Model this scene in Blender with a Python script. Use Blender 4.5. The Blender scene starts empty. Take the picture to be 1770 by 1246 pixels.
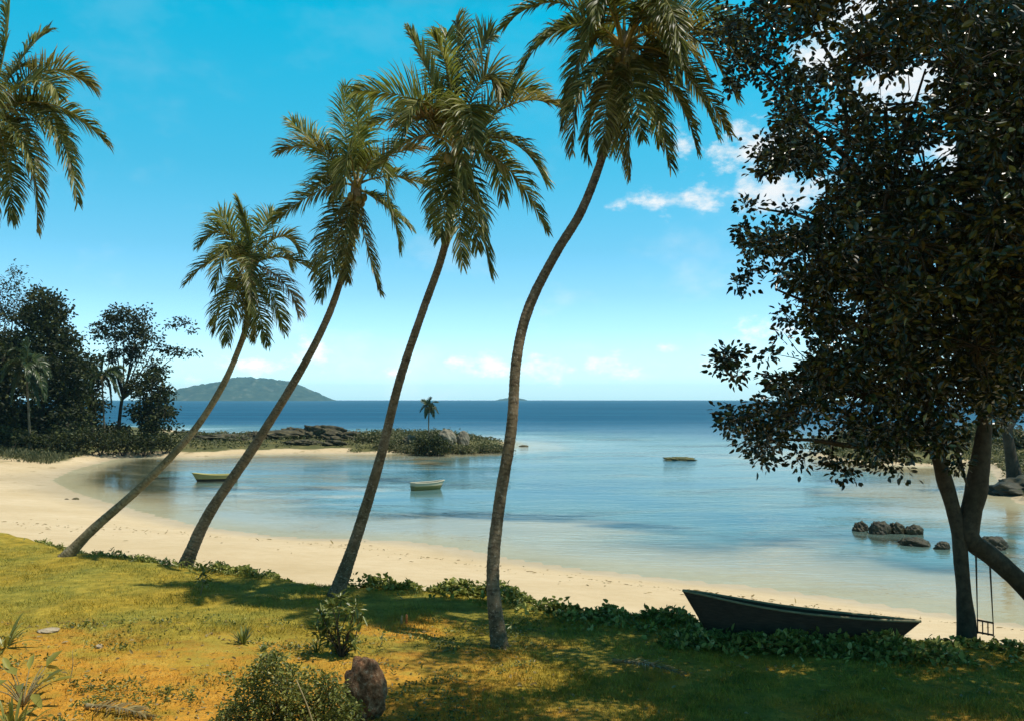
import bpy, math, random
import numpy as np
from mathutils import Vector
R = math.radians
rng = np.random.default_rng(7)
random.seed(7)
scene = bpy.context.scene
COL = scene.collection

# ------------------------------------------------------------------ camera
CAMZ = 7.8          # metres above the water
F = 1700.0          # focal length in photo pixels (1770 wide)
PITCH = math.atan(67 / F)
LAWN = 2.4
cam_d = bpy.data.cameras.new('camera')
cam = bpy.data.objects.new('camera', cam_d)
COL.objects.link(cam)
cam.location = (0, 0, CAMZ)
cam.rotation_euler = (math.pi / 2 + PITCH, 0, 0)
cam_d.sensor_width = 36
cam_d.lens = 36 * F / 1770
cam_d.clip_start = 0.1
cam_d.clip_end = 60000
scene.camera = cam

def ray(px, py):
    u, v = (px - 885) / F, (623 - py) / F
    return (u, math.cos(PITCH) - v * math.sin(PITCH), math.sin(PITCH) + v * math.cos(PITCH))
def at(px, py, Y):
    """point seen at photo pixel px,py at the distance Y from the camera plane"""
    d = ray(px, py)
    return np.array([d[0] / d[1] * Y, Y, CAMZ + d[2] / d[1] * Y])
def ground(px, py, z=LAWN):
    d = ray(px, py)
    t = (z - CAMZ) / d[2]
    return np.array([d[0] * t, d[1] * t, z])
def project(P):
    P = np.asarray(P, float)
    c, s = math.cos(PITCH), math.sin(PITCH)
    dz = P[..., 2] - CAMZ
    f = P[..., 1] * c + dz * s
    up = -P[..., 1] * s + dz * c
    return np.stack([885 + F * P[..., 0] / f, 623 - F * up / f], -1)

def norm(a):
    a = np.asarray(a, float)
    return a / np.maximum(np.linalg.norm(a, axis=-1, keepdims=True), 1e-9)
def sstep(a, b, x):
    t = np.clip((x - a) / (b - a), 0, 1)
    return t * t * (3 - 2 * t)

# cheap numpy value noise ------------------------------------------------
_perm = rng.random((64, 64))
def vnoise(x, y):
    x = np.asarray(x, float); y = np.asarray(y, float)
    xi = np.floor(x).astype(int); yi = np.floor(y).astype(int)
    fx = x - xi; fy = y - yi
    fx = fx * fx * (3 - 2 * fx); fy = fy * fy * (3 - 2 * fy)
    g = lambda a, b: _perm[a % 64, b % 64]
    return (g(xi, yi) * (1 - fx) + g(xi + 1, yi) * fx) * (1 - fy) + (g(xi, yi + 1) * (1 - fx) + g(xi + 1, yi + 1) * fx) * fy
def fnoise(x, y, o=4):
    s = 0; a = 0.5
    for k in range(o):
        s = s + a * vnoise(x * 2 ** k + 13.7 * k, y * 2 ** k + 5.3 * k); a *= 0.5
    return s

# ------------------------------------------------------------------ mesh helpers
class MB:
    def __init__(s): s.v = []; s.f = []; s.n = 0
    def add(s, V, Fc, mi=0, smooth=True):
        V = np.asarray(V, float).reshape(-1, 3)
        for fa in (Fc if isinstance(Fc, list) else [Fc]):
            fa = np.asarray(fa, int)
            if len(fa): s.f.append((fa + s.n, mi, smooth))
        s.v.append(V); s.n += len(V)
        return s
    def build(s, name, mats, parent=None, root=None):
        V = np.concatenate(s.v)
        if root is None: root = ROOT.get(parent.name, np.zeros(3)) if parent else np.zeros(3)
        V = V - root
        me = bpy.data.meshes.new(name)
        me.vertices.add(len(V)); me.vertices.foreach_set('co', V.astype(np.float32).ravel())
        loops = np.concatenate([f.ravel() for f, _, _ in s.f])
        tot = np.concatenate([np.full(len(f), f.shape[1]) for f, _, _ in s.f])
        mi = np.concatenate([np.full(len(f), m) for f, m, _ in s.f])
        sm = np.concatenate([np.full(len(f), b) for f, _, b in s.f])
        me.loops.add(len(loops)); me.loops.foreach_set('vertex_index', loops.astype(np.int32))
        me.polygons.add(len(tot))
        me.polygons.foreach_set('loop_start', np.concatenate([[0], np.cumsum(tot)[:-1]]).astype(np.int32))
        me.polygons.foreach_set('material_index', mi.astype(np.int32))
        me.polygons.foreach_set('use_smooth', sm.astype(bool))
        me.update(calc_edges=True); me.validate()
        for m in (mats if isinstance(mats, (list, tuple)) else [mats]): me.materials.append(m)
        o = bpy.data.objects.new(name, me); COL.objects.link(o)
        if parent is not None:
            o.parent = parent; ROOT[o.name] = root
        elif np.any(root):
            o.location = root; ROOT[o.name] = root
        return o
ROOT = {}
def tag(o, label=None, cat=None, group=None, kind=None):
    if label: o['label'] = label
    if cat: o['category'] = cat
    if group: o['group'] = group
    if kind: o['kind'] = kind
    return o
def thing(name, loc, label, cat, group=None):
    o = bpy.data.objects.new(name, None); COL.objects.link(o)
    o.location = tuple(loc); o.empty_display_size = 0.2
    ROOT[o.name] = np.asarray(loc, float)
    return tag(o, label, cat, group)
def attr(o, name, vals):
    a = o.data.attributes.new(name, 'FLOAT', 'POINT'); a.data.foreach_set('value', np.asarray(vals, np.float32))

def catmull(P, n):
    P = np.asarray(P, float); m = len(P)
    if m == 2: return P[0] + (P[1] - P[0]) * np.linspace(0, 1, n)[:, None]
    seg = np.concatenate([[0], np.cumsum(np.linalg.norm(np.diff(P, axis=0), axis=1))])
    t = np.linspace(0, seg[-1], n)
    i = np.clip(np.searchsorted(seg, t, 'right') - 1, 0, m - 2)
    u = ((t - seg[i]) / (seg[i + 1] - seg[i]))[:, None]
    Pe = np.concatenate([[2 * P[0] - P[1]], P, [2 * P[-1] - P[-2]]])
    a, b, c, d = Pe[i], Pe[i + 1], Pe[i + 2], Pe[i + 3]
    return 0.5 * ((2 * b) + (-a + c) * u + (2 * a - 5 * b + 4 * c - d) * u ** 2 + (-a + 3 * b - 3 * c + d) * u ** 3)
def tube(P, rad, sides=10, caps=True, lump=0.0, seed=0):
    P = np.asarray(P, float); n = len(P)
    rad = np.broadcast_to(np.asarray(rad, float), (n,))
    T = norm(np.gradient(P, axis=0))
    ref = np.array([0.0, 1, 0]) if abs(T[0][1]) < 0.8 else np.array([1.0, 0, 0])
    A = norm(np.cross(T, ref)); B = np.cross(T, A)
    th = np.linspace(0, 2 * np.pi, sides, endpoint=False)
    rr = rad[:, None] * np.ones(sides)
    if lump:
        rr = rr * (1 + lump * (fnoise(np.arange(n)[:, None] * 0.35 + seed, np.cos(th)[None] * 1.3 + 2 + 0.9 * np.sin(th)[None] + seed, 3) - 0.45) * 2)
    V = P[:, None] + rr[..., None] * (np.cos(th)[None, :, None] * A[:, None] + np.sin(th)[None, :, None] * B[:, None])
    i = np.arange(n - 1)[:, None]; j = np.arange(sides)[None]; j2 = (j + 1) % sides
    q = np.stack([i * sides + j, i * sides + j2, (i + 1) * sides + j2, (i + 1) * sides + j], -1).reshape(-1, 4)
    V = V.reshape(-1, 3); fs = [q]
    if caps:
        V = np.concatenate([V, P[:1], P[-1:]]); jj = np.arange(sides); k2 = (jj + 1) % sides
        fs.append(np.stack([np.full(sides, n * sides), k2, jj], -1))
        o = (n - 1) * sides
        fs.append(np.stack([np.full(sides, n * sides + 1), o + jj, o + k2], -1))
    return V, fs
def grid_faces(nx, ny):
    i = np.arange(ny - 1)[:, None]; j = np.arange(nx - 1)[None]
    a = i * nx + j
    return np.stack([a, a + 1, a + nx + 1, a + nx], -1).reshape(-1, 4)
def leaves(P, A, N, L, W, fold=0.15):
    A = norm(A); N = norm(N - A * (N * A).sum(-1, keepdims=True)); w = np.cross(N, A)
    L = np.asarray(L)[:, None]; W = np.asarray(W)[:, None]
    V = np.stack([P, P + A * L * .3 + w * W * .5 + N * W * fold, P + A * L * .7 + w * W * .4 + N * (W * fold - L * .04),
                  P + A * L - N * L * .1, P + A * L * .7 - w * W * .4 + N * (W * fold - L * .04), P + A * L * .3 - w * W * .5 + N * W * fold], 1)
    b = (np.arange(len(P)) * 6)[:, None]
    return V.reshape(-1, 3), np.concatenate([b + [0, 3, 2, 1], b + [0, 5, 4, 3]])
def rdir(n):
    return norm(rng.normal(size=(n, 3)))

# ------------------------------------------------------------------ materials
class NT:
    def __init__(s, name):
        s.m = bpy.data.materials.new(name); s.m.use_nodes = True
        s.t = s.m.node_tree; s.t.nodes.clear()
        s.out = s.n('ShaderNodeOutputMaterial')
    def n(s, typ, **kw):
        nd = s.t.nodes.new(typ)
        for k, v in kw.items():
            if isinstance(k, str) and hasattr(nd, k): setattr(nd, k, v)
            else: nd.inputs[k].default_value = v
        return nd
    def l(s, a, b): s.t.links.new(a, b)
    def val(s, sock, v):
        if hasattr(v, 'is_output'): s.l(v, sock)
        else: sock.default_value = v
    def math(s, op, a, b=0.0, clamp=False):
        nd = s.n('ShaderNodeMath', operation=op, use_clamp=clamp); s.val(nd.inputs[0], a); s.val(nd.inputs[1], b); return nd.outputs[0]
    def noise(s, vec, scale, detail=4, rough=0.6, dist=0.0):
        nd = s.n('ShaderNodeTexNoise'); nd.inputs['Scale'].default_value = scale; nd.inputs['Detail'].default_value = detail
        nd.inputs['Roughness'].default_value = rough; nd.inputs['Distortion'].default_value = dist
        if vec is not None: s.l(vec, nd.inputs['Vector'])
        return nd.outputs['Fac']
    def ramp(s, fac, stops):
        nd = s.n('ShaderNodeValToRGB'); e = nd.color_ramp.elements
        while len(e) < len(stops): e.new(0.5)
        for el, (p, c) in zip(e, stops): el.position = p; el.color = (*c, 1) if len(c) == 3 else c
        s.val(nd.inputs[0], fac); return nd.outputs[0]
    def mix(s, fac, a, b, blend='MIX'):
        nd = s.n('ShaderNodeMix', data_type='RGBA', blend_type=blend)
        s.val(nd.inputs[0], fac)
        for k, v in ((6, a), (7, b)): s.val(nd.inputs[k], (*v, 1) if isinstance(v, tuple) and len(v) == 3 else v)
        return nd.outputs[2]
    def mapr(s, v, a, b, c=0.0, d=1.0, smooth=True):
        nd = s.n('ShaderNodeMapRange', interpolation_type='SMOOTHSTEP' if smooth else 'LINEAR', clamp=True)
        s.val(nd.inputs[0], v)
        for k, x in zip((1, 2, 3, 4), (a, b, c, d)): nd.inputs[k].default_value = x
        return nd.outputs[0]
    def bump(s, h, strength, dist, normal=None):
        nd = s.n('ShaderNodeBump'); s.val(nd.inputs['Strength'], strength); nd.inputs['Distance'].default_value = dist
        s.l(h, nd.inputs['Height'])
        if normal: s.l(normal, nd.inputs['Normal'])
        return nd.outputs[0]
    def bsdf(s, col, rough=0.8, spec=0.3, normal=None):
        nd = s.n('ShaderNodeBsdfPrincipled')
        s.val(nd.inputs['Base Color'], (*col, 1) if isinstance(col, tuple) else col)
        s.val(nd.inputs['Roughness'], rough); s.val(nd.inputs['Specular IOR Level'], spec)
        if normal: s.l(normal, nd.inputs['Normal'])
        return nd
    def finish(s, sh): s.l(sh, s.out.inputs[0]); return s.m

def leaf_mat(name, stops, rough=0.4, spec=0.5, trans=0.25, tcol=(0.12, 0.16, 0.02)):
    t = NT(name); g = t.n('ShaderNodeNewGeometry')
    c = t.ramp(g.outputs['Random Per Island'], stops)
    nz = t.noise(g.outputs['Position'], 1.3, 3)
    c = t.mix(t.mapr(nz, .35, .7), c, t.mix(1.0, c, (0.62, 0.68, 0.6), 'MULTIPLY'))
    p = t.bsdf(c, rough, spec)
    tr = t.n('ShaderNodeBsdfTranslucent'); t.val(tr.inputs[0], t.mix(0.5, c, (*tcol,)))
    m = t.n('ShaderNodeMixShader'); m.inputs[0].default_value = trans
    t.l(p.outputs[0], m.inputs[1]); t.l(tr.outputs[0], m.inputs[2])
    return t.finish(m.outputs[0])

M = {}
M['frond'] = leaf_mat('palm_leaf', [(0, (.035, .045, .008)), (.45, (.085, .10, .018)), (.8, (.20, .205, .055)), (1, (.46, .43, .20))], .42, .34, .40, (.26, .29, .04))
M['frond_olive'] = leaf_mat('palm_leaf_olive', [(0, (.05, .046, .010)), (.45, (.12, .11, .022)), (.8, (.26, .23, .07)), (1, (.52, .45, .22))], .42, .34, .40, (.36, .31, .05))
M['frond_young'] = leaf_mat('palm_leaf_young', [(0, (.065, .085, .012)), (.45, (.16, .18, .028)), (.8, (.30, .30, .07)), (1, (.52, .49, .22))], .42, .34, .42, (.36, .38, .05))
M['frond_dry'] = leaf_mat('palm_leaf_dry', [(0, (.16, .10, .035)), (.5, (.27, .19, .07)), (1, (.40, .31, .14))], .5, .4, .25, (.3, .2, .05))
M['frond_far'] = leaf_mat('palm_leaf_far', [(0, (.02, .04, .012)), (.6, (.045, .07, .02)), (1, (.09, .11, .035))], .4, .4, .2)
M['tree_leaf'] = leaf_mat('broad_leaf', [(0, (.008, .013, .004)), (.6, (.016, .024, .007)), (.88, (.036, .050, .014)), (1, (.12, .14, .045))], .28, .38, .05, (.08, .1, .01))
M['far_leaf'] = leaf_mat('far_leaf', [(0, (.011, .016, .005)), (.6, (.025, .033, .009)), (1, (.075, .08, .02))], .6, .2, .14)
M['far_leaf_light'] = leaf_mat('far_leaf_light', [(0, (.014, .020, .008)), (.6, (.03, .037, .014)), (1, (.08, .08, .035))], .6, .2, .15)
M['shrub_leaf'] = leaf_mat('shrub_leaf', [(0, (.06, .085, .016)), (.5, (.14, .165, .035)), (.9, (.27, .28, .08)), (1, (.40, .39, .16))], .35, .4, .30, (.2, .22, .03))
M['bush_leaf'] = leaf_mat('bush_leaf', [(0, (.06, .075, .014)), (.5, (.16, .17, .03)), (.9, (.30, .29, .065)), (1, (.45, .40, .13))], .45, .4, .32, (.16, .18, .02))
M['cover_leaf'] = leaf_mat('cover_leaf', [(0, (.08, .10, .018)), (.5, (.21, .225, .04)), (.9, (.40, .39, .11)), (1, (.6, .56, .26))], .5, .22, .25, (.2, .22, .03))
M['headland_leaf'] = leaf_mat('headland_leaf', [(0, (.05, .055, .022)), (.5, (.10, .10, .04)), (1, (.19, .17, .08))], .6, .3, .2)
M['pale_leaf'] = leaf_mat('pale_leaf', [(0, (.14, .15, .03)), (.5, (.26, .25, .05)), (1, (.42, .38, .09))], .4, .5, .3, (.35, .32, .05))

def bark_mat(name, c0, c1, bands=0.0, scale=6.0, strength=.6):
    t = NT(name); g = t.n('ShaderNodeNewGeometry')
    nz = t.noise(g.outputs['Position'], scale, 8, .7)
    c = t.ramp(nz, [(.3, c0), (.7, c1)])
    big = t.noise(g.outputs['Position'], 1.1, 3)
    c = t.mix(t.mapr(big, .4, .65), c, t.mix(1.0, c, (.6, .62, .55), 'MULTIPLY'))
    h = nz
    if bands:
        a = t.n('ShaderNodeAttribute', attribute_name='along')
        ph = t.math('ADD', t.math('MULTIPLY', a.outputs['Fac'], bands), t.math('MULTIPLY', t.noise(g.outputs['Position'], 3.0, 4, .65), 3.2))
        fr = t.math('FRACT', ph)
        c = t.mix(t.math('MULTIPLY', t.mapr(fr, .0, .4, .8, 0), t.mapr(t.noise(g.outputs['Position'], 5, 3), .4, .6)), c, t.mix(1.0, c, (.25, .23, .2), 'MULTIPLY'))
        c = t.mix(t.mapr(t.noise(g.outputs['Position'], 19, 4, .7), .56, .66, 0, .6), c, (.42, .38, .29))
        c = t.mix(t.mapr(t.noise(g.outputs['Position'], 13, 4, .7), .58, .66, 0, .75), c, (.035, .028, .02))
    return t.finish(t.bsdf(c, .85, .2, t.bump(h, strength, .03)).outputs[0])
M['palm_bark'] = bark_mat('palm_bark', (.075, .054, .032), (.25, .195, .12), bands=1 / .11)
M['palm_bark_pale'] = bark_mat('palm_bark_pale', (.15, .115, .062), (.36, .29, .17), bands=1 / .13)
M['bark'] = bark_mat('dark_bark', (.030, .024, .016), (.085, .068, .045), scale=9)
M['far_bark'] = bark_mat('far_bark', (.03, .026, .02), (.09, .075, .055), scale=2)
M['pale_stem'] = bark_mat('pale_stem', (.2, .15, .07), (.42, .34, .18), scale=20)

def rock_mat(name, stops, scale=3.0, rough=.8):
    t = NT(name); g = t.n('ShaderNodeNewGeometry')
    nz = t.noise(g.outputs['Position'], scale, 8, .7)
    c = t.ramp(nz, stops)
    vor = t.noise(g.outputs['Position'], scale * 5, 4, .7)
    return t.finish(t.bsdf(c, rough, .3, t.bump(t.math('ADD', nz, t.math('MULTIPLY', vor, .4)), .7, .12)).outputs[0])
M['wet_rock'] = rock_mat('wet_rock', [(.3, (.018, .018, .013)), (.6, (.05, .048, .025)), (.8, (.12, .11, .05))], 2.5, .55)
M['far_rock'] = rock_mat('far_rock', [(.3, (.018, .017, .010)), (.5, (.05, .044, .024)), (.62, (.11, .095, .045)), (.8, (.22, .19, .09))], 1.1)
M['grey_rock'] = rock_mat('grey_rock', [(.3, (.08, .07, .05)), (.55, (.2, .18, .13)), (.8, (.34, .31, .24))], .6)
M['red_rock'] = rock_mat('red_rock', [(.3, (.05, .024, .012)), (.45, (.19, .09, .042)), (.57, (.34, .19, .10)), (.68, (.62, .48, .34))], 11)
M['pale_stone'] = rock_mat('pale_stone', [(.3, (.28, .21, .12)), (.7, (.55, .46, .32))], 6)
M['reef'] = rock_mat('reef', [(.3, (.05, .06, .018)), (.7, (.15, .14, .05))], 1.5)
def wood_mat(name, c0, c1, rough=.6):
    t = NT(name); g = t.n('ShaderNodeNewGeometry')
    mp = t.n('ShaderNodeMapping'); mp.inputs['Scale'].default_value = (1.5, 6, 14); t.l(g.outputs['Position'], mp.inputs[0])
    nz = t.noise(mp.outputs[0], 2, 6, .7)
    return t.finish(t.bsdf(t.ramp(nz, [(.3, c0), (.7, c1)]), rough, .35, t.bump(nz, .3, .02)).outputs[0])
M['hull_dark'] = wood_mat('weathered_hull', (.028, .016, .009), (.075, .045, .026), .9)
M['gunwale'] = wood_mat('gunwale_wood', (.14, .12, .06), (.3, .26, .14))
M['hull_yellow'] = wood_mat('yellow_paint', (.30, .26, .07), (.5, .42, .15), .5)
def two_paint(name, lo, hi, zc):
    t = NT(name); g = t.n('ShaderNodeNewGeometry'); sp = t.n('ShaderNodeSeparateXYZ'); t.l(g.outputs['Position'], sp.inputs[0])
    nz = t.noise(g.outputs['Position'], 3, 5, .7)
    k = t.mapr(t.math('ADD', sp.outputs[2], t.math('MULTIPLY', t.math('SUBTRACT', nz, .5), .06)), zc - .015, zc + .015)
    c = t.mix(k, lo, hi); c = t.mix(t.mapr(nz, .5, .75, 0, .6), c, t.mix(1.0, c, (.55, .5, .45), 'MULTIPLY'))
    return t.finish(t.bsdf(c, .55, .3).outputs[0])
M['paint_yellow_black'] = two_paint('yellow_over_black_paint', (.015, .015, .014), (.30, .25, .09), .22)
M['paint_white_olive'] = two_paint('white_over_olive_paint', (.11, .115, .035), (.40, .37, .25), .38)
M['hull_black'] = wood_mat('black_paint', (.012, .013, .014), (.03, .03, .03), .4)
M['hull_white'] = wood_mat('white_paint', (.3, .28, .2), (.5, .46, .34), .5)
M['hull_green'] = wood_mat('olive_paint', (.06, .07, .025), (.13, .14, .05), .5)
M['rope'] = wood_mat('rope', (.05, .035, .02), (.12, .09, .05), .9)
M['coconut'] = wood_mat('coconut_husk', (.12, .12, .03), (.26, .2, .06), .5)
M['orange_peg'] = wood_mat('orange_paint', (.5, .14, .03), (.62, .2, .05), .5)

# lawn colour in one node group shared by turf and blades
def soil_group():
    g = bpy.data.node_groups.new('turf_colour', 'ShaderNodeTree')
    g.interface.new_socket('Color', in_out='OUTPUT', socket_type='NodeSocketColor')
    g.interface.new_socket('Dry', in_out='OUTPUT', socket_type='NodeSocketFloat')
    t = NT.__new__(NT); t.t = g
    out = g.nodes.new('NodeGroupOutput')
    geo = t.n('ShaderNodeNewGeometry'); pos = geo.outputs['Position']
    sp = t.n('ShaderNodeSeparateXYZ'); t.l(pos, sp.inputs[0])
    x, y = sp.outputs[0], sp.outputs[1]
    n1 = t.noise(pos, .35, 5, .6); n2 = t.noise(pos, 2.2, 5, .65); n3 = t.noise(pos, 14, 3, .7)
    wob = t.math('MULTIPLY', t.math('SUBTRACT', n1, .5), 9.0)
    wob2 = t.math('ADD', t.math('MULTIPLY', t.math('SUBTRACT', n2, .5), 6.0), t.math('MULTIPLY', t.math('SUBTRACT', t.noise(pos, .9, 4, .6), .5), 8.0))
    yy = t.math('ADD', t.math('ADD', y, wob), wob2)
    yy = t.math('ADD', yy, t.math('MULTIPLY', t.math('ADD', x, 8), .18))
    dry = t.math('MULTIPLY', t.mapr(yy, 18.6, 24.0, 1, 0), t.mapr(t.math('ADD', x, wob), -1.5, 2.5, 1, 0))
    # bare patch by the second trunk
    dx = t.math('SUBTRACT', x, -2.5); dy = t.math('SUBTRACT', y, 23.6)
    d2 = t.math('SQRT', t.math('ADD', t.math('MULTIPLY', dx, dx), t.math('MULTIPLY', t.math('MULTIPLY', dy, dy), .6)))
    patch = t.mapr(t.math('ADD', d2, t.math('MULTIPLY', wob2, .35)), .3, 1.5, .9, 0)
    dry = t.math('MAXIMUM', dry, patch)
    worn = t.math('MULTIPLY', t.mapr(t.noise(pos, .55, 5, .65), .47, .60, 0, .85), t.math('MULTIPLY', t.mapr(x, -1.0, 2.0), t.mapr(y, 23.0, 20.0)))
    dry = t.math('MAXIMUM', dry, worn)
    green = t.ramp(n2, [(.25, (.115, .125, .022)), (.5, (.25, .222, .036)), (.75, (.42, .345, .06))])
    green = t.mix(t.mapr(n1, .35, .65), green, t.mix(1.0, green, (1.25, 1.02, .75), 'MULTIPLY'))
    soil = t.ramp(n2, [(.25, (.36, .175, .024)), (.5, (.66, .315, .036)), (.75, (.80, .46, .09))])
    soil = t.mix(t.mapr(n3, .45, .62, 0, .7), soil, (.22, .13, .025))
    soil = t.mix(t.mapr(t.noise(pos, 1.1, 3), .5, .68, 0, .75), soil, (.28, .20, .025))
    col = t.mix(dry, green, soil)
    col = t.mix(t.mapr(n3, .3, .6, .4, 0), col, t.mix(1.0, col, (.45, .45, .4), 'MULTIPLY'))
    t.l(col, out.inputs[0]); t.l(dry, out.inputs[1])
    return g
SG = soil_group()
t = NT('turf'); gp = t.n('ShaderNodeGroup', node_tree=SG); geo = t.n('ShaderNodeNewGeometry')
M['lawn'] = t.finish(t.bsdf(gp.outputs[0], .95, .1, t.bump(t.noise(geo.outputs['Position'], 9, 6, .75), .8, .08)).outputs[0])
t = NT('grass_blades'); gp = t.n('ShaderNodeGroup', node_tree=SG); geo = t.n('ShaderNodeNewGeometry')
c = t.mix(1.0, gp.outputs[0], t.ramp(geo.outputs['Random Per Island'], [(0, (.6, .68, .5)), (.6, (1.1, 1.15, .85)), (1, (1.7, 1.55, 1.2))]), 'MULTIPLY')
p = t.bsdf(c, .6, .3); tr = t.n('ShaderNodeBsdfTranslucent'); t.l(c, tr.inputs[0])
mx = t.n('ShaderNodeMixShader'); mx.inputs[0].default_value = .16; t.l(p.outputs[0], mx.inputs[1]); t.l(tr.outputs[0], mx.inputs[2])
M['grass'] = t.finish(mx.outputs[0])

t = NT('sand'); geo = t.n('ShaderNodeNewGeometry'); pos = geo.outputs['Position']
n1 = t.noise(pos, .12, 4); n2 = t.noise(pos, 1.2, 6, .7)
c = t.ramp(n1, [(.3, (.48, .37, .215)), (.7, (.58, .465, .30))])
c = t.mix(t.mapr(n2, .35, .7, 0, .35), c, (.40, .29, .15))
sp = t.n('ShaderNodeSeparateXYZ'); t.l(pos, sp.inputs[0])
wet = t.mapr(t.math('ADD', sp.outputs[2], t.math('MULTIPLY', n1, .12)), .05, .42, 1, 0)
c = t.mix(wet, c, t.mix(1.0, c, (.84, .87, .93), 'MULTIPLY'))
# wrack lines, painted tree reflection, and green growth further up the headland
wr = t.math('MULTIPLY', t.mapr(t.noise(pos, .5, 6, .75), .56, .66), t.mapr(sp.outputs[1], 70, 100))
c = t.mix(t.math('MULTIPLY', wr, .7), c, (.16, .11, .04))
refl_paint = t.math('MULTIPLY', t.mapr(sp.outputs[2], -.02, -.12), t.math('MULTIPLY', t.mapr(sp.outputs[0], -24, -31), t.mapr(sp.outputs[1], 78, 88)))  # dark reflection of the headland trees, painted into the seabed colour
c = t.mix(t.math('MULTIPLY', refl_paint, t.mapr(t.noise(pos, .22, 5, .65), .3, .5, .35, .95)), c, (.055, .052, .018))
va = t.n('ShaderNodeAttribute', attribute_name='veg')
vg = t.ramp(t.noise(pos, .35, 6, .7), [(.3, (.05, .06, .018)), (.55, (.11, .105, .035)), (.75, (.24, .19, .07))])
c = t.mix(t.mapr(t.math('ADD', va.outputs['Fac'], t.math('MULTIPLY', t.math('SUBTRACT', t.noise(pos, .25, 5), .5), 1.6)), .35, .75), c, vg)
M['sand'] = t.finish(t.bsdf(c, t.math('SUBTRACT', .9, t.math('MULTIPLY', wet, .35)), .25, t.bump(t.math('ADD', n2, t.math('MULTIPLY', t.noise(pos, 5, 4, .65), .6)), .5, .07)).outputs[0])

# water ------------------------------------------------------------------
t = NT('sea_water'); geo = t.n('ShaderNodeNewGeometry'); pos = geo.outputs['Position']
sp = t.n('ShaderNodeSeparateXYZ'); t.l(pos, sp.inputs[0])
da = t.n('ShaderNodeAttribute', attribute_name='depth')
mp = t.n('ShaderNodeMapping'); mp.inputs['Scale'].default_value = (.5, 1, 1); t.l(pos, mp.inputs[0])
shoal = t.noise(mp.outputs[0], .09, 5, .62, .8)
depth = t.math('ADD', da.outputs['Fac'], t.math('MULTIPLY', t.math('MULTIPLY', t.math('SUBTRACT', shoal, .46), t.mapr(da.outputs['Fac'], .1, .6)), 7.0))
outer = t.math('MULTIPLY', t.mapr(t.math('ADD', sp.outputs[1], t.math('MULTIPLY', t.math('SUBTRACT', t.noise(mp.outputs[0], .025, 5, .65), .5), 120.0)), 90, 430), t.mapr(da.outputs['Fac'], .4, 1.3))
deepc = t.ramp(t.math('MULTIPLY', depth, .25), [(.02, (.20, .26, .20)), (.18, (.11, .20, .185)), (.5, (.04, .125, .155)), (1, (.003, .058, .125))])
mpb = t.n('ShaderNodeMapping'); mpb.inputs['Scale'].default_value = (.12, 1, 1); t.l(pos, mpb.inputs[0])
band = t.noise(mpb.outputs[0], .035, 6, .7)
deepc = t.mix(t.math('MULTIPLY', t.mapr(band, .42, .62, 0, .6), outer), deepc, (.012, .11, .19))
alpha = t.mapr(depth, .0, 1.15, .03, 1)
# ripples: fine in the bay, larger waves outside
mpw = t.n('ShaderNodeMapping'); mpw.inputs['Scale'].default_value = (.45, 1.3, 1); t.l(pos, mpw.inputs[0])
rip = t.noise(mpw.outputs[0], 1.6, 3, .55); rip2 = t.noise(mpw.outputs[0], .22, 4, .6)
hgt = t.math('ADD', t.math('MULTIPLY', rip, .55), t.math('MULTIPLY', rip2, 1.0))
gust = t.mapr(t.noise(mp.outputs[0], .07, 5, .65), .40, .62, .25, 1.0)
strg = t.math('ADD', t.math('MULTIPLY', gust, .24), t.math('MULTIPLY', outer, .5))
nrm = t.bump(hgt, strg, .5)
df = t.n('ShaderNodeBsdfDiffuse'); t.l(deepc, df.inputs[0])
tp = t.n('ShaderNodeBsdfTransparent'); tp.inputs[0].default_value = (.9, .97, .96, 1)
mb = t.n('ShaderNodeMixShader'); t.l(alpha, mb.inputs[0]); t.l(tp.outputs[0], mb.inputs[1]); t.l(df.outputs[0], mb.inputs[2])
gl = t.n('ShaderNodeBsdfGlossy'); t.l(t.math('ADD', .045, t.math('MULTIPLY', outer, .22)), gl.inputs['Roughness']); t.l(nrm, gl.inputs['Normal'])
fr = t.n('ShaderNodeFresnel'); fr.inputs[0].default_value = 1.33; t.l(nrm, fr.inputs['Normal'])
ff = t.math('MULTIPLY', fr.outputs[0], t.math('MULTIPLY', t.math('SUBTRACT', .86, t.math('MULTIPLY', outer, .61)), t.mapr(da.outputs['Fac'], -.02, .10, .3, 1)))
ms = t.n('ShaderNodeMixShader'); t.l(ff, ms.inputs[0]); t.l(mb.outputs[0], ms.inputs[1]); t.l(gl.outputs[0], ms.inputs[2])
M['water'] = t.finish(ms.outputs[0])

t = NT('island_forest'); geo = t.n('ShaderNodeNewGeometry')
nz = t.noise(geo.outputs['Position'], .02, 8, .7)
M['island'] = t.finish(t.bsdf(t.ramp(nz, [(.3, (.015, .034, .026)), (.55, (.045, .07, .045)), (.75, (.17, .17, .13))]), .95, .1).outputs[0])

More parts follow.
